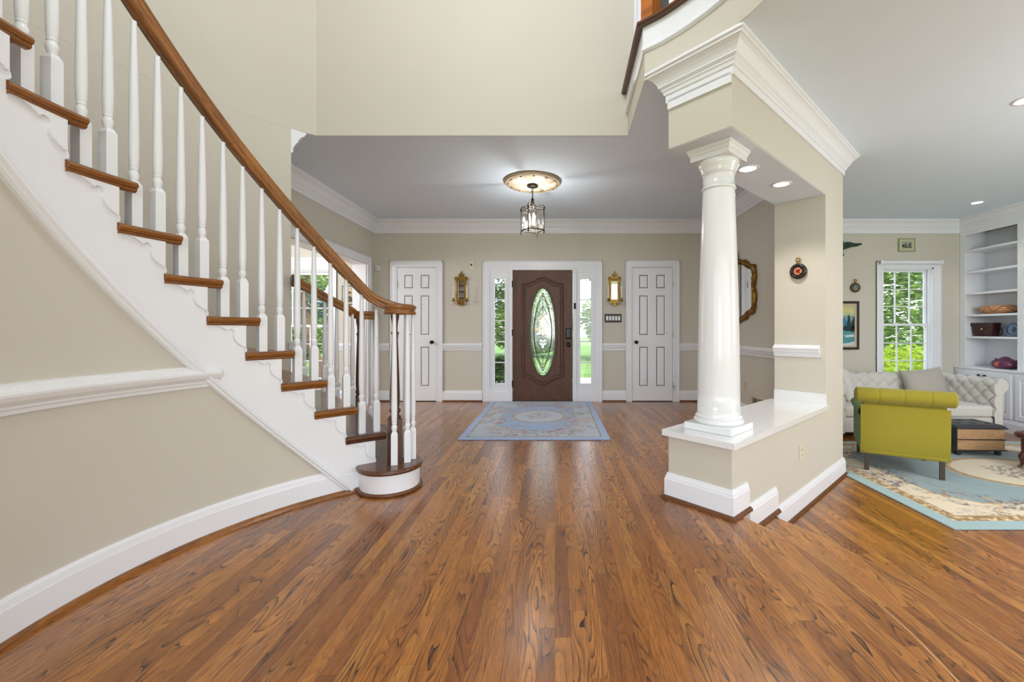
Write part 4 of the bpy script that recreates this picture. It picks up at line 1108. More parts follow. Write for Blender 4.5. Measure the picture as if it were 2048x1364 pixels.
# intersection of the clock ray with the pier face
def ray_pier(px):
    u = (px-PX)/F_PX; O = NC+dv*(TP-.001)
    s = (u*O.y-O.x)/(mv.x-u*mv.y); p = O+mv*s; return p
pc = ray_pier(1598)
watch((pc.x-dv.x*.001, pc.y-dv.y*.001, EYE+(PY-543)/F_PX*pc.y), PH-pi/2, .068, 'dark pocket-watch wall clock with red dial hung on the pier', (.035, .028, .02), srgb(232, 206, 160), srgb(190, 66, 40))
watch((4.575, YB-.002, 1.735), 0, .072, 'round brass barometer with pale dial above the landscape painting', srgb(96, 90, 62), srgb(170, 186, 176), srgb(120, 140, 140))

# ------------------------------------------------------------------ living room: pictures, bird
def picture(name, lab, x0, x1, z0, z1, y, fw, frame_m, mat_m=None, mw=0.):
    o = bpy.data.objects.new(name, None); COL.objects.link(o); tag(o, lab, 'picture')
    m = M(); holes_wall(m, x0, x1, z0, z1, [(x0+fw, x1-fw, z0+fw, z1-fw)], y-.022, y-.001); m.build('frame', frame_m, o, bevel=.003)
    if mat_m:
        m = M(); holes_wall(m, x0+fw-.002, x1-fw+.002, z0+fw-.002, z1-fw+.002, [(x0+fw+mw, x1-fw-mw, z0+fw+mw, z1-fw-mw)], y-.016, y-.002); m.build('liner', mat_m, o)
    return o
px0, px1, pz0, pz1 = 4.06, 4.635, .79, 1.53
pn = picture('landscape_painting', 'mountain lake painting in a dark frame behind the sofa', px0, px1, pz0, pz1, YB, .038, plain('dark_walnut_frame', srgb(40, 32, 30), .35), plain('pinkish_liner', srgb(206, 180, 158), .6), .03)
def colr(n_, r, g, b): return plain(n_, srgb(r, g, b), .6, var=.12, vs_=40)
cx0, cx1, cz0, cz1 = px0+.066, px1-.066, pz0+.066, pz1-.066
W_, H_ = cx1-cx0, cz1-cz0
def pp(pts): return [(cx0+W_*a, cz0+H_*b) for a, b in pts]
m = M(); m.prism(pp([(0, 0), (1, 0), (1, 1), (0, 1)]), YB-.010, YB-.003, 'XZ')
layers = [(1, [(0, .74), (1, .74), (1, 1), (0, 1)]), (2, [(0, .80), (.5, .86), (1, .80), (1, .92), (.4, .97), (0, .93)]),
          (3, [(0, .40), (0, .62), (.12, .70), (.22, .80), (.34, .68), (.50, .84), (.62, .72), (.70, .62), (1, .56), (1, .40)]),
          (4, [(.50, .84), (.44, .74), (.48, .60), (.54, .70), (.56, .58), (.62, .72)]), (4, [(.22, .80), (.17, .70), (.2, .62), (.25, .70)]),
          (5, [(0, .36), (1, .36), (1, .46), (.7, .48), (.4, .45), (0, .50)]),
          (6, [(0, 0), (1, 0), (1, .38), (0, .38)]), (7, [(0, .33), (.45, .36), (.6, .33), (.3, .30)]), (7, [(.62, .25), (.95, .28), (1, .22), (.7, .2)]), (7, [(0, .0), (1, .0), (1, .10), (.7, .05), (.3, .03)])]
for i, (mi_, q) in enumerate(layers): m.prism(pp(q), YB-.0104-.0004*i, YB-.0100-.0004*i, 'XZ', mi=mi_)
for cx_, b_, hgt, w0 in ((.80, .36, .44, .13), (.92, .38, .26, .09), (.68, .37, .16, .06), (.08, .36, .34, .10), (.97, .34, .4, .1)):
    for k in range(6):
        zb0 = b_+hgt*k/7; ww = w0*(1-k/7)
        m.prism(pp([(max(0, cx_-ww), zb0), (min(1, cx_+ww), zb0), (min(1, cx_+.01), zb0+hgt/4.5), (cx_-.01, zb0+hgt/4.5)]), YB-.0152-.0002*k, YB-.0148, 'XZ', mi=8)
m.build('canvas', [colr('pt0', 120, 160, 170), colr('pt1', 190, 200, 150), colr('pt2', 214, 206, 140), colr('pt3', 66, 124, 156), colr('pt4', 190, 214, 220), colr('pt5', 40, 62, 74), colr('pt6', 84, 148, 160), colr('pt7', 196, 218, 222), colr('pt8', 22, 52, 52)], pn)
pn = picture('small_picture', 'small pale green framed print above the living room window', 5.235, 5.488, 2.285, 2.487, YB, .014, plain('pale_green_frame', srgb(150, 160, 120), .4), plain('print_mount', srgb(196, 196, 158), .6), .035)
a0_, a1_, b0_, b1_ = 5.284, 5.439, 2.334, 2.438
m = M(); m.box(a0_, a1_, YB-.008, YB-.003, b0_, b1_)
rg = random.Random(4)
for i in range(26):
    x = a0_+.01+rg.random()*(a1_-a0_-.03); z = b0_+.02+rg.random()*.045; m.box(x, x+.012+rg.random()*.01, YB-.0086, YB-.008, z, z+.006+rg.random()*.012, mi=1)
m.prism([(a0_, b0_+.01), (a1_, b0_+.01), (a1_, b0_+.028), (a0_+.05, b0_+.022)], YB-.0088, YB-.0082, 'XZ', mi=2)
m.build('print', [colr('pr0', 168, 172, 158), colr('pr1', 62, 70, 56), colr('pr2', 96, 100, 80)], pn)
# portrait print in the dining room
pn = picture('portrait_photo', 'black framed sepia portrait seen through the dining room opening', -3.25, -3.01, 1.475, 1.765, YB, .016, plain('black_frame', (.012, .012, .012), .3), plain('portrait_mount', srgb(214, 204, 180), .6), .022)
m = M(); m.box(-3.215, -3.045, YB-.008, YB-.003, 1.51, 1.73)
m.prism([(-3.19, 1.512), (-3.185, 1.58), (-3.155, 1.605), (-3.14, 1.61), (-3.11, 1.60), (-3.08, 1.575), (-3.07, 1.512)], YB-.009, YB-.008, 'XZ', mi=1)
m.prism([(-3.13+.022*cos(2*pi*i/20), 1.64+.030*sin(2*pi*i/20)) for i in range(20)], YB-.0096, YB-.008, 'XZ', mi=2)
m.prism([(-3.13+.026*cos(pi*i/10), 1.65+.030*sin(pi*i/10)) for i in range(11)], YB-.0100, YB-.0096, 'XZ', mi=1)
m.build('print', [colr('po0', 200, 188, 160), colr('po1', 84, 74, 58), colr('po2', 176, 160, 130)], pn)
# carved eagle
BIRD = plain('verdigris_bronze', srgb(52, 74, 62), .5, .4, var=.3, vs_=40)
eg = thing('eagle_wall_sculpture', 'dark green spread-wing bird mounted high on the living room wall', 'wall sculpture', (4.33, YB-.05, 2.37))
m = M(); rows = []
m.tube([(.0, 0, -.10), (.01, -.01, -.05), (0, -.02, .0), (-.01, -.02, .05), (-.03, -.03, .085), (-.06, -.035, .085)], [.02, .04, .05, .038, .026, .008], 12, flat=.8); m.build('body', BIRD, eg)
for s in (-1, 1):
    m = M(); top = [(.03, .02), (.08, .055), (.14, .05), (.20, .035), (.27, .03), (.315, .035)]; bot = [(.31, .012), (.25, -.012), (.20, -.02), (.15, -.028), (.10, -.045), (.05, -.06), (.02, -.05)]
    pts_ = [(s*a, b) for a, b in top+bot]
    m.prism(pts_ if s > 0 else pts_[::-1], -.012, .006, 'XZ')
    for i in range(7):
        x = .06+.036*i; m.tube([(s*x, -.012, .03), (s*(x+.03), -.016, -.03+.006*i)], [.010, .004], 6)
    m.build('wing', BIRD, eg)
m = M(); m.prism([(-.02, -.08), (.02, -.08), (.045, -.16), (0, -.175), (-.045, -.16)], -.012, .004, 'XZ'); m.build('tail', BIRD, eg)

# ------------------------------------------------------------------ bookcase
bc = thing('bookcase', 'white built-in bookcase with open shelves and base cabinets', 'bookcase', (XB, 6.34, ZL))
D = .34
m = M(); yF, yE = 0.06-.005, -1.66
# face frame + carcass, local y 0 = 6.34
m.box(0, .022, -.02, .055, 0, H-ZL-.19); m.box(0, .022, -.775-.035, -.775+.035, .84, H-ZL-.19); m.box(0, .022, -1.66, -1.58, .84, H-ZL-.19)
m.box(-.003, .019, -1.655, .050, H-ZL-.25, H-ZL-.188); m.box(.002, D, -.01, .05, 0, H-ZL-.19); m.box(.022, D, -.775-.012, -.775+.012, .84, H-ZL-.2); m.box(.022, D, -1.66, -1.63, 0, H-ZL-.2)
m.box(D, D+.015, -1.66, .05, 0, H-ZL-.19)
m.build('carcass', TRIM, bc)
zs = [2.275, 1.952, 1.632, 1.308, .985]
for z in zs:
    for a, b in ((-.763, -.012), (-1.63, -.787)):
        m = M(); m.box(.004, D, a, b, z-ZL-.018, z-ZL+.012); m.build('shelf', TRIM, bc, bevel=.002)
m = M(); m.box(-.10, D, -1.70, .055, .81, .84); m.build('counter', TRIM, bc, bevel=.004)
m = M(); m.box(-.08, D, -1.66, .05, .0, .81); m.build('base_cabinet', TRIM, bc)
m = M(); m.sweep(baseP, [(-.08, -1.66), (-.08, .0)][::-1]); m.build('toe_board', TRIM, bc)
def cab_door(y0, y1, knob_y):
    m = M(); x = -.08
    T = Matrix(((0, 1, 0, -.098-0.0), (1, 0, 0, 0), (0, 0, 1, 0), (0, 0, 0, 1)))
    h_ = (y0+.055, y1-.055, .24, .72)
    mm = M(); holes_wall(mm, y0, y1, .185, .775, [h_], 0, .017); raised(mm, h_[0], h_[1], h_[2], h_[3], 0)
    mm.v = [(p[1]-.098, p[0], p[2]) for p in mm.v]; mm.f = [f[::-1] for f in mm.f]
    d_ = mm.build('cabinet_door', TRIM, bc)
    m = M(); m.lathe([(.006, 0), (.006, .012), (.014, .018), (.012, .026), (.003, .03)], (0, 0, 0), 14, 'X'); m.tube([(-.0, 0, -.012), (0, 0, .012)], .006, 6)
    k_ = m.build('knob', BLACK, d_, loc=(-.128, knob_y, .735))
cab_door(-.37, -.01, -.335); cab_door(-.745, -.385, -.42); cab_door(-1.15, -.80, -1.10); cab_door(-1.52, -1.17, -1.20)
# things on the shelves
def at_shelf(px, x): return F_PX*(x)/(px-PX)
TERRA = None
m_, nt_, b_ = new_mat('striped_clay'); n = N(nt_)
x, y, z = n.sep(n.co()); ang = n.m('ARCTAN2', y, x)
zig = n.m('ABSOLUTE', n.m('SUBTRACT', n.m('FRACT', n.m('MULTIPLY', ang, .95)), .5))
d1_ = n.m('ABSOLUTE', n.m('SUBTRACT', n.m('MULTIPLY', zig, .16), n.m('SUBTRACT', z, .03)))
lines = n.m('MAXIMUM', n.step(d1_, .006, .003), n.m('MAXIMUM', n.step(n.m('ABSOLUTE', n.m('SUBTRACT', z, .035)), .003, .0015), n.m('MAXIMUM', n.step(n.m('ABSOLUTE', n.m('SUBTRACT', z, .065)), .003, .0015), n.step(n.m('ABSOLUTE', n.m('SUBTRACT', z, .095)), .003, .0015))))
col = n.mix(n.noise(n.co(), 9., 2), srgb(206, 132, 80), srgb(222, 178, 138)); n.put(b_.inputs['Base Color'], n.mix(lines, col, srgb(70, 44, 34))); b_.inputs['Roughness'].default_value = .55
def shelf_z(i): return zs[i]+.0125
yb1 = at_shelf(1996, XB+.17)
bw = thing('clay_bowl', 'orange clay bowl with dark zigzag lines on the bookcase shelf', 'bowl', (XB+.17, yb1, shelf_z(3)))
m = M(); m.lathe([(.07, .0), (.11, .012), (.150, .035), (.165, .065), (.158, .095), (.130, .118), (.105, .122), (.100, .116), (.13, .09), (.13, .06), (.09, .03), (.01, .026)], seg=48, sx=.95, sy=1.45); m.build('bowl_body', m_, bw)
yb2 = at_shelf(1972, XB+.16)
bag = thing('handbag', 'dark brown leather box bag with gold clasp on the shelf', 'bag', (XB+.16, yb2, shelf_z(4)), 0)
LB = plain('dark_brown_leather', srgb(58, 26, 28), .38, var=.1, vs_=20, bump=.2)
m = M(); vv = [(-.06, -.13, 0), (.06, -.13, 0), (.06, .13, 0), (-.06, .13, 0), (-.06, -.16, .19), (.06, -.16, .19), (.06, .16, .19), (-.06, .16, .19)]
m.add(vv, [(0, 3, 2, 1), (4, 5, 6, 7), (0, 1, 5, 4), (1, 2, 6, 5), (2, 3, 7, 6), (3, 0, 4, 7)]); m.build('bag_body', LB, bag, bevel=.008)
m = M(); m.prism([(-.162, .196), (.162, .196), (.158, .15), (.05, .12), (0, .085), (-.05, .12), (-.158, .15)], -.068, -.061, 'YZ'); m.box(-.064, .062, -.163, .163, .191, .199); m.build('flap', LB, bag)
m = M(); m.lathe([(.016, -.068), (.014, -.076), (.005, -.08)][::-1], (0, 0, .105), 16, 'X'); m.build('clasp', plain('polished_gold', srgb(214, 170, 70), .2, .9), bag)
m = M(); m.tube([(0, -.155, .17), (-.02, -.22, .13), (-.02, -.245, .06), (-.02, -.22, .012), (-.02, -.15, .008)], .006, 8, flat=1.5)
m.tube([(0, .155, .15), (-.03, .17, .07), (-.03, .19, .02), (-.03, .235, .012), (-.03, .26, .03), (-.03, .235, .045), (-.03, .19, .03)], .005, 8)
m.build('strap', BLACK, bag)
yb3 = at_shelf(2026, XB+.20)
m_, nt_, b_ = new_mat('blue_ringed_glaze'); n = N(nt_); x, y, z = n.sep(n.co())
rr_ = n.m('SQRT', n.m('ADD', n.m('MULTIPLY', x, x), n.m('MULTIPLY', z, z)))
ban = n.m('SINE', n.m('MULTIPLY', rr_, 150.)); sw_ = n.noise(n.co(), 25., 3)
c = n.mix(n.step(ban, -.4, .6), srgb(64, 92, 140), srgb(160, 180, 206)); c = n.mix(n.step(rr_, .035, .02), c, srgb(40, 44, 70)); c = n.mix(n.m('MULTIPLY', sw_, .4), c, srgb(96, 120, 160))
n.put(b_.inputs['Base Color'], c); b_.inputs['Roughness'].default_value = .12
pl_ = thing('plate', 'blue swirled glazed plate leaning at the back of the shelf', 'plate', (XB+.21, yb3, shelf_z(4)+.100), -pi/2)
m = M(); m.lathe([(.03, -.006), (.06, .0), (.095, .018), (.102, .024), (.100, .028), (.06, .010), (.02, .004), (.001, .004)], (0, 0, 0), 44, 'Y'); m.build('plate_body', m_, pl_, rot=(rad(-12), 0, 0))
yb4 = at_shelf(2011, XB+.12)
m_, nt_, b_ = new_mat('purple_lustre_glaze'); n = N(nt_); x, y, z = n.sep(n.co())
c = n.mix(n.step(n.noise(n.comb(n.m('MULTIPLY', x, 3.), n.m('MULTIPLY', y, 3.), n.m('MULTIPLY', z, 40.)), 1., 3), .35, .65), srgb(84, 44, 74), srgb(132, 76, 104))
c = n.mix(n.step(n.m('ADD', n.m('MULTIPLY', y, y), n.m('MULTIPLY', n.m('SUBTRACT', z, .055), n.m('SUBTRACT', z, .055))), .0016, .0004), c, srgb(196, 92, 44)); n.put(b_.inputs['Base Color'], c); b_.inputs['Roughness'].default_value = .12; b_.inputs['Metallic'].default_value = .25
pt = thing('lidded_pot', 'purple glazed squat pot with lid on the cabinet counter', 'pot', (XB+.12, yb4, ZL+.841))
m = M(); m.lathe([(.085, 0), (.125, .015), (.150, .045), (.152, .075), (.135, .105), (.105, .120), (.10, .122)], seg=44, sx=.9, sy=1.05); m.build('pot_body', m_, pt)
m = M(); m.lathe([(.104, .120), (.090, .128), (.060, .142), (.035, .160), (.02, .166), (.004, .168)], seg=36, sx=.9, sy=1.05); m.build('lid', m_, pt)
m = M()
m.tube([(0, -.12, .10), (0, -.155, .12), (0, -.175, .115), (0, -.17, .085), (0, -.15, .06)], .012, 10)
m.tube([(0, .11, .10), (0, .135, .125), (0, .12, .13)], .012, 10); m.build('handle', m_, pt)

# ------------------------------------------------------------------ rugs
def rug_mat(name, cx, cy, hx, hy, field, border, cream, gold, accents, chamfer, medal, band, thick):
    m, nt, b = new_mat(name); n = N(nt); x, y, z = n.sep(n.co())
    ax = n.m('ABSOLUTE', n.m('SUBTRACT', x, cx)); ay = n.m('ABSOLUTE', n.m('SUBTRACT', y, cy))
    dx = n.m('SUBTRACT', hx, ax); dy = n.m('SUBTRACT', hy, ay); d = n.m('MINIMUM', dx, dy)
    b0, b1, b2, b3 = band
    dc = n.m('MULTIPLY', n.m('SUBTRACT', n.m('ADD', dx, dy), chamfer), .707)
    din = n.m('MINIMUM', n.m('SUBTRACT', d, b2), n.m('SUBTRACT', dc, b2))
    wob = n.m('MULTIPLY', n.m('SUBTRACT', n.noise(n.co(), 5., 2), .5), .05)
    dinw = n.m('ADD', din, wob)
    vor = n.node('ShaderNodeTexVoronoi'); n.put(vor.inputs['Vector'], n.co()); vor.inputs['Scale'].default_value = 15.
    petals = n.noise(n.co(), 26., 3, .6); clus = n.noise(n.co(), 3.1, 2)
    c = n.mix(n.step(n.noise(n.co(), 12., 3), .3, .7), tuple(q*.86 for q in field), field)
    # cream band between gold border and field
    c = n.mix(n.step(din, .004, -.004), c, cream)
    c = n.mix(n.step(n.m('ABSOLUTE', n.m('ADD', din, .0)), .012, .006), c, gold)
    # flowers over cream band and inner field edge
    fl = n.m('MULTIPLY', n.step(petals, .47, .53), n.step(clus, .42, .50))
    fmask = n.m('MULTIPLY', fl, n.step(n.m('ABSOLUTE', n.m('ADD', din, .05)), .30, .12))
    rnd_ = n.sep(vor.outputs['Color'])[0]
    fc = n.mix(n.step(rnd_, .35, .45), accents[0], accents[1]); fc = n.mix(n.step(rnd_, .68, .74), fc, accents[2])
    c = n.mix(n.m('MULTIPLY', fmask, .85), c, fc)
    c = n.mix(n.m('MULTIPLY', n.m('MULTIPLY', n.step(petals, .42, .39), n.step(clus, .45, .52)), n.m('MULTIPLY', n.step(din, .05, .0), .7)), c, field)
    # medallion
    mxx, mxy, ma, mb = medal
    ex = n.m('DIVIDE', n.m('SUBTRACT', x, mxx), ma); ey = n.m('DIVIDE', n.m('SUBTRACT', y, mxy), mb)
    er = n.m('SQRT', n.m('ADD', n.m('MULTIPLY', ex, ex), n.m('MULTIPLY', ey, ey)))
    erw = n.m('ADD', er, n.m('MULTIPLY', n.m('SUBTRACT', petals, .5), .12))
    c = n.mix(n.step(erw, 1.14, 1.10), c, gold); c = n.mix(n.m('MULTIPLY', n.step(n.m('ABSOLUTE', n.m('SUBTRACT', erw, 1.06)), .03, .01), .7), c, accents[0])
    c = n.mix(n.step(er, 1.01, .97), c, cream)
    fl2 = n.m('MULTIPLY', n.step(petals, .48, .53), n.step(n.m('ADD', er, n.m('MULTIPLY', clus, .5)), .85, .7))
    c = n.mix(n.m('MULTIPLY', fl2, .85), c, fc)
    # gold scroll band, outer plain band
    inb = n.m('MULTIPLY', n.step(d, b0-.002, b0+.002), n.step(d, b1+.002, b1-.002))
    sc1 = n.noise(n.comb(n.m('MULTIPLY', x, 1.), n.m('MULTIPLY', y, 1.), 5.), 24., 2, .6)
    gb = n.mix(n.step(sc1, .46, .54), tuple(q*.5 for q in gold), gold); gb = n.mix(n.step(sc1, .58, .62), gb, cream)
    c = n.mix(inb, c, gb)
    c = n.mix(n.m('MULTIPLY', n.step(n.m('ABSOLUTE', n.m('SUBTRACT', d, b1)), .006, .003), .8), c, tuple(q*.6 for q in gold))
    c = n.mix(n.step(d, b0+.002, b0-.002), c, border)
    n.put(b.inputs['Base Color'], c); b.inputs['Roughness'].default_value = .95; b.inputs['Sheen Weight'].default_value = .3; b.inputs['Specular IOR Level'].default_value = .1
    bp = n.node('ShaderNodeBump'); bp.inputs['Strength'].default_value = .5; bp.inputs['Distance'].default_value = .003
    n.put(bp.inputs['Height'], n.noise(n.co(), 260., 2)); n.put(b.inputs['Normal'], bp.outputs[0])
    return m
rx0, rx1, ry0, ry1 = -.965, .548, 4.14, 6.33
mt = rug_mat('pale_blue_rug', (rx0+rx1)/2, (ry0+ry1)/2, (rx1-rx0)/2, (ry1-ry0)/2, srgb(150, 172, 206), srgb(156, 176, 212), srgb(176, 186, 198), srgb(170, 160, 142), (srgb(150, 100, 104), srgb(186, 150, 140), srgb(126, 134, 120)), .45, (-.20, 5.25, .30, .34), (.07, .085, .30, 0), .01)
m = M(); m.rbox(rx0, rx1, ry0, ry1, .0008, .013, .005, n=2); q = m.build('area_rug', mt); tag(q, 'pale blue floral rug in front of the front door', 'rug')
rx0, rx1, ry0, ry1 = 2.75, 6.02, 2.885, 5.15
mt = rug_mat('aqua_rug', (rx0+rx1)/2, (ry0+ry1)/2, (rx1-rx0)/2, (ry1-ry0)/2, srgb(140, 162, 168), srgb(152, 178, 182), srgb(220, 206, 182), srgb(194, 158, 102), (srgb(96, 66, 66), srgb(176, 142, 96), srgb(70, 60, 76)), .45, (4.47, 4.02, .56, .42), (.115, .20, .42, 0), .01)
m = M(); m.rbox(rx0, rx1, ry0, ry1, ZL+.0008, ZL+.013, .005, n=2); q = m.build('area_rug', mt); tag(q, 'aqua and cream floral rug under the green armchair', 'rug')

# ------------------------------------------------------------------ sofa
GREY = fabric('light_grey_linen', srgb(216, 213, 207)); GREYP = fabric('warm_grey_pillow', srgb(186, 180, 172)); WHITEP = fabric('off_white_cushion', srgb(214, 211, 206))
def puff(p, q, h):
    return h*(abs(sin(pi*(p+q)/2))*abs(sin(pi*(p-q)/2)))**.33
def chester(name, W, Dp, arm, seat, top, rr_, parent, mat, tu=.0875, tv=.085, hp=.034, leg=.08):
    """U-shaped tufted back and arms; x across, y: 0 front .. Dp back"""
    x0, x1 = -W/2+arm, W/2-arm; yb = Dp-arm
    rc = .16; path = []
    path += [(x0, .0+i*(yb-rc)/44) for i in range(45)]
    path += [(x0+rc-rc*cos(pi/2*i/8), yb-rc+rc*sin(pi/2*i/8)) for i in range(1, 9)]
    path += [(x0+rc+i*(x1-x0-2*rc)/120, yb) for i in range(1, 121)]
    path += [(x1-rc+rc*sin(pi/2*i/8), yb-rc*(1-cos(pi/2*i/8))) for i in range(1, 9)]
    path += [(x1, yb-rc-i*(yb-rc)/44) for i in range(1, 45)]
    pv = [Vector(p) for p in path]; L = [0.]
    for a, b in zip(pv, pv[1:]): L.append(L[-1]+(b-a).length)
    zr = top-rr_
    prof = [(.0, seat-.12+(zr-.02-seat+.12)*i/26) for i in range(27)]
    cxr = rr_*.95
    prof += [(cxr-rr_*cos(pi*t/180), zr+rr_*sin(pi*t/180)) for t in range(0, 250, 8)]
    prof += [(cxr*1.15, zr-.12), (cxr*1.15, leg)]
    pr = [Vector(p) for p in prof]; S = [0.]
    for a, b in zip(pr, pr[1:]): S.append(S[-1]+(b-a).length)
    npf = len(pr); vs_ = []
    nT = round(L[-1]/tu); tu = L[-1]/nT
    for i, p in enumerate(pv):
        T = (pv[min(i+1, len(pv)-1)]-pv[max(i-1, 0)]).normalized(); O = Vector((-T.y, T.x))  # outward is left of travel
        for j, q in enumerate(pr):
            tq = (pr[min(j+1, npf-1)]-pr[max(j-1, 0)]).normalized(); nn_ = Vector((-tq.y, tq.x))
            s = S[j]; fade = 1. if s < S[26]+rr_*1.9 else max(0., 1-(s-S[26]-rr_*1.9)/.06)
            if j > npf-4: fade = 0
            dsp = (puff(L[i]/tu*1.0, (s-.10)/tv, hp)-hp*.6)*fade
            o_, z_ = q.x+nn_.x*dsp, q.y+nn_.y*dsp
            vs_.append((p.x+O.x*o_, p.y+O.y*o_, z_))
    m = M(); fs = [(i*npf+j, i*npf+j+1, (i+1)*npf+j+1, (i+1)*npf+j) for i in range(len(pv)-1) for j in range(npf-1)]
    m.add(vs_, fs, True)
    # arm front panels
    for base_, s in ((0, 1), ((len(pv)-1)*npf, -1)):
        loop_ = vs_[base_:base_+npf]; cxm = (x0 if s > 0 else x1)
        ins = [(p[0], -.012, p[2]) for p in loop_]; ctr = (cxm-s*cxr*.8, -.016, zr)
        m.add(loop_+ins, [(k, k+1, npf+k+1, npf+k) for k in range(npf-1)], True)
        lp = [Vector((p[0], p[2], 0)) for p in ins]+[Vector((cxm, leg, 0))]
        tr = tessellate_polygon([lp]); m.add([(v.x, -.012, v.y) for v in lp], [tuple(t) for t in tr])
    o = m.build('tufted_back', mat, parent); o.name = 'tufted_back'
    return x0, x1, yb
sofa = thing('sofa', 'light grey tufted rolled-arm sofa under the living room window', 'sofa', (4.61, 5.30, ZL))
x0, x1, yb = chester('s', 2.38, 1.04, .24, .40, .755, .085, sofa, GREY, leg=.07)
m = M(); m.rbox(x0-.02, x1+.02, .02, yb+.1, .075, .27, .02, n=4); m.box(-1.10, 1.10, .80, 1.0, .075, .3); m.build('base', GREY, sofa)
mid = (x0+x1)/2
for a, b in ((x0+.005, mid-.003), (mid+.003, x1-.005)):
    m = M(); m.rbox(a, b, .0, yb-.01, .272, .415, .035, n=8, puff=(0, 0, .012)); m.build('seat_cushion', GREY, sofa)
for xx in (-.99, .99):
    for yy in (.08, .92):
        m = M(); m.lathe([(.018, 0), (.022, .03), (.030, .074)], (xx, yy, 0), 14); m.build('leg', BLACK, sofa)
m = M()
TUFTB = []
def pillow(name, lab, loc, rot, w_, h_, t_, mat, seed=1):
    m = M(); rg = random.Random(seed); n = 22
    def f(sgn):
        def g(u, v):
            a, b = 2*u-1, 2*v-1
            ed = max(0., (1-abs(a)**3.2))*max(0., (1-abs(b)**3.2)); k = 1-.10*(1-abs(a)**2)*abs(b)**3; k2 = 1-.10*(1-abs(b)**2)*abs(a)**3
            th_ = t_*ed**.55*(1+.08*sin(5*a+seed)*sin(4*b))
            return (a*w_/2*k2, sgn*th_/2, b*h_/2*k)
        return g
    m.grid(f(-1), n, n); m.grid(f(1), n, n)
    ob = m.build(name, mat, merge=True); ob.location = loc; ob.rotation_euler = rot
    return tag(ob, lab, 'pillow')
pillow('throw_pillow', 'large warm grey pillow propped in the middle of the sofa', (5.27, 5.98, ZL+.625), (rad(-16), rad(-6), 0), .60, .42, .20, GREYP)
pillow('throw_pillow', 'off-white pillow at the left end of the sofa', (3.98, 5.74, ZL+.640), (rad(-14), rad(6), rad(50)), .50, .47, .17, WHITEP, 3)

# ------------------------------------------------------------------ green armchair (seen from behind)
GREEN = fabric('chartreuse_linen', srgb(154, 142, 46), .10); GREEN2 = fabric('green_velvet', srgb(96, 140, 60), .08)
arm_c = thing('armchair', 'chartreuse green armchair with rolled back, turned away from the camera', 'armchair', (3.275, 3.935, ZL+.013), math.atan2(-.296, .50))
# local: x right, y forward (away from camera)
m = M(); Wc = .66
def backp(u, v):
    # outer profile: from the bottom up the rear face, over the roll, down the inside
    x = (-Wc/2+.01)+(Wc-.02)*u
    return x
prof = [(.02, .165), (.0, .22), (-.01, .35), (-.012, .50), (-.012, .645)]
rr_ = .074; zc_ = .735; cy_ = .008
prof2 = [(cy_-rr_*sin(rad(t))-.0, zc_-rr_*cos(rad(t))) for t in range(20, 200, 14)]+[(cy_+rr_*.3, zc_+rr_*.97), (cy_+rr_*1.2, zc_+rr_*.55), (.12, .66), (.13, .50), (.13, .36)]
m.grid(lambda u, v: (-Wc/2+Wc*u*1.0+0, *([prof[0], prof[1], prof[2], prof[3], prof[4]][min(4, int(round(v*4)))])), 12, 4)
bk = m.build('back_panel', GREEN, arm_c)
m = M(); Wr = .76
NV = len(prof2)-1
def rollf(u, v):
    j = int(round(v*NV)); y, z = prof2[j]; x = -Wr/2+Wr*u
    e = max(0., (abs(2*u-1)-.93)/.07); sc_2 = math.sqrt(max(0., 1-e*e*.9))
    s_ = -.006*sum(math.exp(-((x-k_)/.007)**2) for k_ in (-.19, 0., .19)) if j < 14 else 0
    dy, dz = y-cy_, z-zc_
    if j < 15: dy *= sc_2*(1+s_/rr_); dz *= sc_2*(1+s_/rr_)
    return (x*(1 if j < 15 else .80), cy_+dy, zc_+dz)
m.grid(rollf, 120, NV); m.lathe([(.01, -.38), (rr_*.55, -.378), (rr_*.55, .378), (.01, .38)], (0, cy_, zc_), 20, 'X')
m.build('rolled_back', GREEN, arm_c)
m = M(); m.rbox(-Wc/2+.012, Wc/2-.012, .005, .72, .165, .40, .02, n=4); m.rbox(-Wc/2+.02, Wc/2-.02, .0, .12, .20, .70, .02, n=4); m.build('frame_body', GREEN, arm_c)
m = M(); m.rbox(-Wc/2+.06, Wc/2-.06, .11, .74, .38, .48, .03, n=6, puff=(0, 0, .01)); m.build('seat_cushion', GREEN2, arm_c)
for s in (-1, 1):
    m = M()
    pr = [(s*(Wc/2-.035), .40)]+[(s*(Wc/2-.0+.0)+s*.055*sin(rad(t-90)), .555-.055*cos(rad(t))*-1*-1) for t in range(0, 1)]
    cxa, cza, ra = s*(Wc/2-.035), .56, .052
    m.rbox(min(s*(Wc/2-.07), s*(Wc/2-.005)), max(s*(Wc/2-.07), s*(Wc/2-.005)), .06, .73, .166, .56, .02, n=5)
    NT_ = 40
    def armf(u, v):
        yy = .06+.68*u; t = 2*pi*v; r_ = ra*(1-.10*math.exp(-((yy*9) % 1-.5)**2/.01))
        return (cxa+r_*cos(t), yy, cza+r_*sin(t))
    m.grid(armf, NT_, 24)
    m.lathe([(ra, .0), (ra*.8, .012), (.008, .016)], (cxa, .74, cza), 24, 'Y'); m.v = [(a, (2*.74-b if b < .74 and b > .70 else b), c) if abs(b-.74) < .02 else (a, b, c) for a, b, c in m.v]
    m.build('arm', GREEN2, arm_c)
    for yy in (.012, .68):
        m = M(); m.box(-.018, .018, -.016, .016, .001, .17, T=Matrix.Translation((s*.278, yy+.02, 0))); m.build('leg', plain('weathered_wood_leg', srgb(66, 56, 46), .5) if 'weathered_wood_leg' not in bpy.data.materials else bpy.data.materials['weathered_wood_leg'], arm_c)

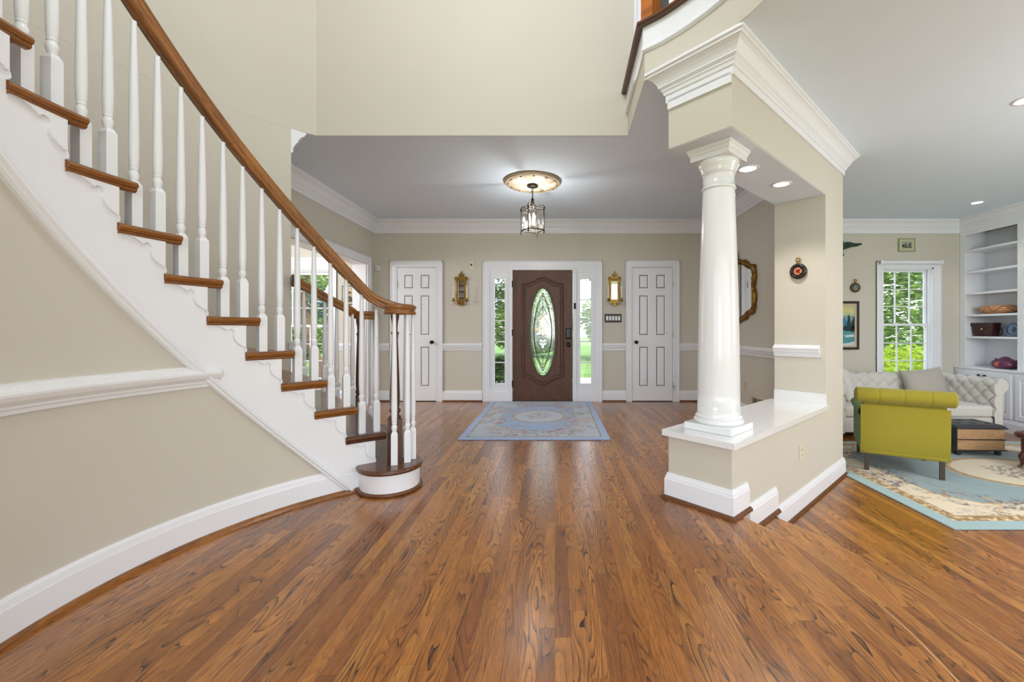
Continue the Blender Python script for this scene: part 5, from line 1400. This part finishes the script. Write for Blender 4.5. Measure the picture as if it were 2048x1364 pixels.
# ------------------------------------------------------------------ stacked-books ottoman
ott = thing('book_ottoman', 'ottoman shaped like two stacked books with black tufted top', 'ottoman', (4.63, 4.55, ZL+.013), rad(-2))
BK = plain('black_leather', (.03, .032, .04), .35, bump=.2); PG = wood_uv('book_pages', srgb(188, 152, 112), srgb(172, 136, 98), srgb(140, 100, 62), .7, 0)
m = M()
def topf(u, v):
    x, y = -.27+.54*u, -.01+.38*v
    e = min(u, 1-u, v, 1-v); zz_ = .300+.035*min(1., e/.08)**.5
    zz_ -= .016*sum(math.exp(-((x-a)**2+(y-b)**2)/.0006) for a in (-.16, 0, .16) for b in (.10, .26))
    return (x, y, zz_)
m.grid(topf, 60, 40); m.box(-.272, .272, -.012, .372, .292, .303); tp_ = m.build('tufted_lid', BK, ott)
for z0, z1 in ((.178, .291), (.062, .172)):
    m = M(); m.rbox(-.25, .25, .0, .36, z0, z1, .006, n=2); m.build('page_block', PG, ott)
m = M(); m.box(-.268, .258, -.008, .368, .172, .178); m.box(-.268, .268, -.010, .370, .052, .062); m.box(-.262, -.250, .0, .36, .062, .292)
m.build('book_cover', BK, ott)
for xx in (-.21, .21):
    for yy in (.04, .32):
        m = M(); m.lathe([(.022, 0.001), (.030, .02), (.026, .035), (.034, .053)], (xx, yy, 0), 14); m.build('foot', BK, ott)

# ------------------------------------------------------------------ brown leather stool at the right edge
LE = plain('oxblood_leather', srgb(88, 44, 40), .32, var=.12, vs_=14, bump=.25, coat=.2)
fs_ = thing('leather_stool', 'oxblood leather stool with curved legs cut by the right picture edge', 'stool', (4.89, 3.95, ZL+.013), rad(4))
m = M(); m.rbox(-.28, .28, -.22, .22, .16, .33, .03, n=6); m.build('seat_body', LE, fs_)
m = M(); ro = [(-.28, -.22), (.28, -.22), (.28, .22), (-.28, .22)]
pr_ = []
for i, (cx_, cy2, a0) in enumerate(((-.24, -.18, 180), (.24, -.18, 270), (.24, .18, 0), (-.24, .18, 90))):
    pr_ += [(cx_+.06*cos(rad(a0+90*k/5)), cy2+.06*sin(rad(a0+90*k/5)), .335) for k in range(6)]
m.tube(pr_, .032, 12, True); m.build('rolled_rim', LE, fs_)
DW = wood_uv('mahogany_leg', srgb(92, 44, 34), srgb(70, 32, 26), srgb(40, 18, 16), .25)
for sx in (-1, 1):
    for sy in (-1, 1):
        m = M(); m.tube([(sx*.25, sy*.19, .17), (sx*.275, sy*.205, .12), (sx*.265, sy*.20, .06), (sx*.275, sy*.21, .024), (sx*.29, sy*.22, .0165)], [.024, .026, .016, .012, .015], 10)
        m.tube([(sx*.20, sy*.20, .165), (sx*.235, sy*.205, .145), (sx*.262, sy*.205, .115)], .008, 8)
        m.build('leg', DW, fs_)

# ------------------------------------------------------------------ outside
def nmat(name, c1, c2, c3, sc1=.5, sc2=8., rough=.9):
    m, nt, b = new_mat(name); n = N(nt)
    c = n.mix(n.step(n.noise(n.co(), sc1, 3), .35, .65), c1, c2); c = n.mix(n.step(n.noise(n.co(), sc2, 3), .4, .7), c, c3)
    n.put(b.inputs['Base Color'], c); b.inputs['Roughness'].default_value = rough; return m
GRASS = nmat('lawn_grass', srgb(96, 134, 62), srgb(126, 160, 78), srgb(84, 118, 52))
m = M(); m.box(-60, 60, -30, 90, -.60, -.5); q = m.build('lawn', GRASS); tag(q, 'green front lawn beyond the windows', 'lawn', kind='stuff')
CONC = nmat('pale_concrete', srgb(206, 202, 196), srgb(190, 186, 180), srgb(216, 212, 206))
m = M(); m.box(-3.2, 4.0, YB+.2, 9.4, -.499, -.05); struct(m.build('front_porch', CONC, bevel=.01), 'pale concrete porch outside the front door', 'porch')
m = M(); m.box(-10, 5.4, 10.2, 13.8, -.498, -.48); q = m.build('driveway', CONC); tag(q, 'pale driveway crossing the lawn', 'driveway')
def foliage(seed, n, blobs, leaf, inner=.35):
    rg = random.Random(seed); m = M(); vs_ = []; fs = []
    for i in range(n):
        bx, by, bz, br, bh = rg.choice(blobs)
        while True:
            a, b, c = rg.uniform(-1, 1), rg.uniform(-1, 1), rg.uniform(-1, 1); l = a*a+b*b+c*c
            if inner*inner < l < 1: break
        p = Vector((bx+a*br, by+b*br, bz+c*bh)); s = leaf*rg.uniform(.6, 1.3)
        R = Matrix.Rotation(rg.uniform(0, 2*pi), 3, 'Z') @ Matrix.Rotation(rg.uniform(-1.1, 1.1), 3, 'X')
        k = len(vs_)
        for q in ((-s, 0, 0), (0, -s*.42, s*.10), (s, 0, -s*.1), (0, s*.42, s*.10)): vs_.append(p+R @ Vector(q))
        fs.append((k, k+1, k+2, k+3))
    m.add(vs_, fs, False); return m
def leafmat(name, a, b, tr=.45):
    m = bpy.data.materials.new(name); m.use_nodes = True; nt = m.node_tree; nt.nodes.clear(); n = N(nt)
    out = n.node('ShaderNodeOutputMaterial'); mixs = n.node('ShaderNodeMixShader'); df = n.node('ShaderNodeBsdfDiffuse'); tl = n.node('ShaderNodeBsdfTranslucent')
    c = n.mix(n.step(n.noise(n.co(), 7., 4, .7), .3, .7), a, b); n.put(df.inputs[0], c); n.put(tl.inputs[0], c); mixs.inputs[0].default_value = tr
    nt.links.new(df.outputs[0], mixs.inputs[1]); nt.links.new(tl.outputs[0], mixs.inputs[2]); nt.links.new(mixs.outputs[0], out.inputs[0]); return m
LF1 = leafmat('broad_leaf_green', srgb(70, 116, 48), srgb(206, 228, 150)); LF2 = leafmat('yellow_green_leaf', srgb(150, 184, 44), srgb(220, 232, 90)); LF3 = leafmat('dark_leaf', srgb(40, 84, 44), srgb(128, 164, 96)); LF4 = leafmat('blue_green_needles', srgb(60, 104, 104), srgb(110, 150, 140))
BARK = nmat('bark', srgb(110, 84, 66), srgb(84, 62, 50), srgb(136, 108, 88), 4., 20.)
def tree(name, lab, loc, seed, blobs, n, leaf, lm, trunk, tr=.2, cat='tree', group=None):
    t = thing(name, lab, cat, loc, 0, group)
    foliage(seed, n, blobs, leaf).build('crown', lm, t)
    if trunk:
        m = M(); m.tube(trunk, [tr*(1-.6*i/(len(trunk)-1)) for i in range(len(trunk))], 10); m.build('trunk', BARK, t)
    return t
G = -.495
tree('magnolia_tree', 'dense sunlit broad-leaved tree filling the living room window', (7.9, 10.2, G), 1, [(0, 0, 2.6, 1.7, 1.7), (-1.0, -.4, 3.6, 1.2, 1.2), (1.2, .3, 2.0, 1.3, 1.3), (.2, .2, 4.3, 1.4, 1.2), (-.9, .2, 2.0, 1.1, 1.1), (1.6, .5, 3.8, 1.3, 1.3)], 13000, .105, LF1, [(0, .3, 0), (.1, .2, 1.0), (-.1, .1, 2.0), (.1, 0, 3.2)], .16)
tree('clipped_shrub', 'bright yellow-green shrub at the foot of the living room window', (7.2, 8.5, G), 2, [(-.8, 0, .62, .6, .55), (0, .1, .70, .7, .60), (.8, 0, .68, .6, .55), (1.5, 0, .6, .5, .5)], 9000, .055, LF2, [(0, 0, 0), (0, 0, .5)], .04, 'shrub')
tree('crape_myrtle', 'leaning brown-trunked tree outside the dining room window', (-5.4, 9.3, G), 3, [(0, .3, 3.4, 1.3, .9), (-.9, .5, 2.9, .9, .6), (.75, .6, 2.4, .6, .8), (.75, .6, 1.5, .35, .6)], 7000, .07, LF1, [(.25, 0, 0), (.15, 0, .8), (-.12, 0, 1.6), (-.25, .1, 2.5), (-.1, .1, 3.4)], .13)
tree('spruce_tree', 'blue-green tree at the top of the dining room window', (-8.3, 15.6, G), 4, [(0, 0, 3.8, 1.4, 1.5), (.6, 0, 2.8, 1.6, 1.0), (-.8, 0, 2.6, 1.4, 1.0)], 7000, .08, LF4, [(0, 0, 0), (0, 0, 2), (0, 0, 4)], .15)
tree('oak_tree', 'leafy tree branch showing in the upper left sidelight', (-2.3, 15.2, G), 5, [(0, 0, 3.5, 1.1, .8), (.3, .3, 2.7, .9, .5), (-.8, 0, 3.0, 1.0, .8)], 5000, .075, LF3, [(-.9, 0, 0), (-.85, 0, 1.6), (-.5, 0, 2.6), (0, 0, 3.6)], .12)
tree('potted_shrub', 'dark leafy plant outside the bottom of the left sidelight', (-1.03, 7.75, -.05), 6, [(0, 0, .30, .17, .26), (.0, 0, .50, .12, .18)], 900, .05, LF3, [(0, 0, 0), (0, 0, .4)], .02, 'plant')
tree('bare_branch_tree', 'thin-branched tree against the sky in the right sidelight', (1.4, 14.5, G), 7, [(0, 0, 4.2, 1.2, .6), (-.7, 0, 3.5, .7, .4)], 500, .05, LF3, [(.8, 0, 0), (.7, 0, 1.8), (.2, 0, 3.0), (-.4, 0, 3.6), (-1.0, 0, 4.0)], .09)
rg = random.Random(9)
proto = tree('distant_tree', 'broad green tree in the row far beyond the lawn', (-20, 25, G), 11, [(0, 0, 3.4, 2.4, 2.0), (-1.5, 0, 2.2, 1.9, 1.5), (1.5, .3, 2.3, 1.9, 1.6), (0, 0, 1.0, 2.2, .9)], 6500, .22, LF1, [(0, 0, 0), (0, 0, 2), (.2, 0, 3)], .25, 'tree', 'trees beyond the lawn')
k = 0
for i in range(8):
    x = -20+i*6.2+rg.uniform(-.6, .6)
    if i == 0: continue
    r = proto.copy(); COL.objects.link(r); r.location = (x, 24+rg.uniform(-2, 3), G); r.rotation_euler = (0, 0, rg.uniform(0, 6)); s = rg.uniform(.75, .95); r.scale = (s, s, s*rg.uniform(.85, 1.15))
    for ch in proto.children:
        c2 = ch.copy(); COL.objects.link(c2); c2.parent = r
for ob in bpy.data.objects:
    if ob.name.startswith('distant_tree'): ob['label'] = 'broad green tree in the row far beyond the lawn'
m = M(); m.box(-1.45, -1.25, 8.5, 8.66, -.049, 2.75); q = m.build('porch_post', plain('cream_post', srgb(226, 214, 190), .5), bevel=.005); tag(q, 'cream porch post showing in the left sidelight', 'post')
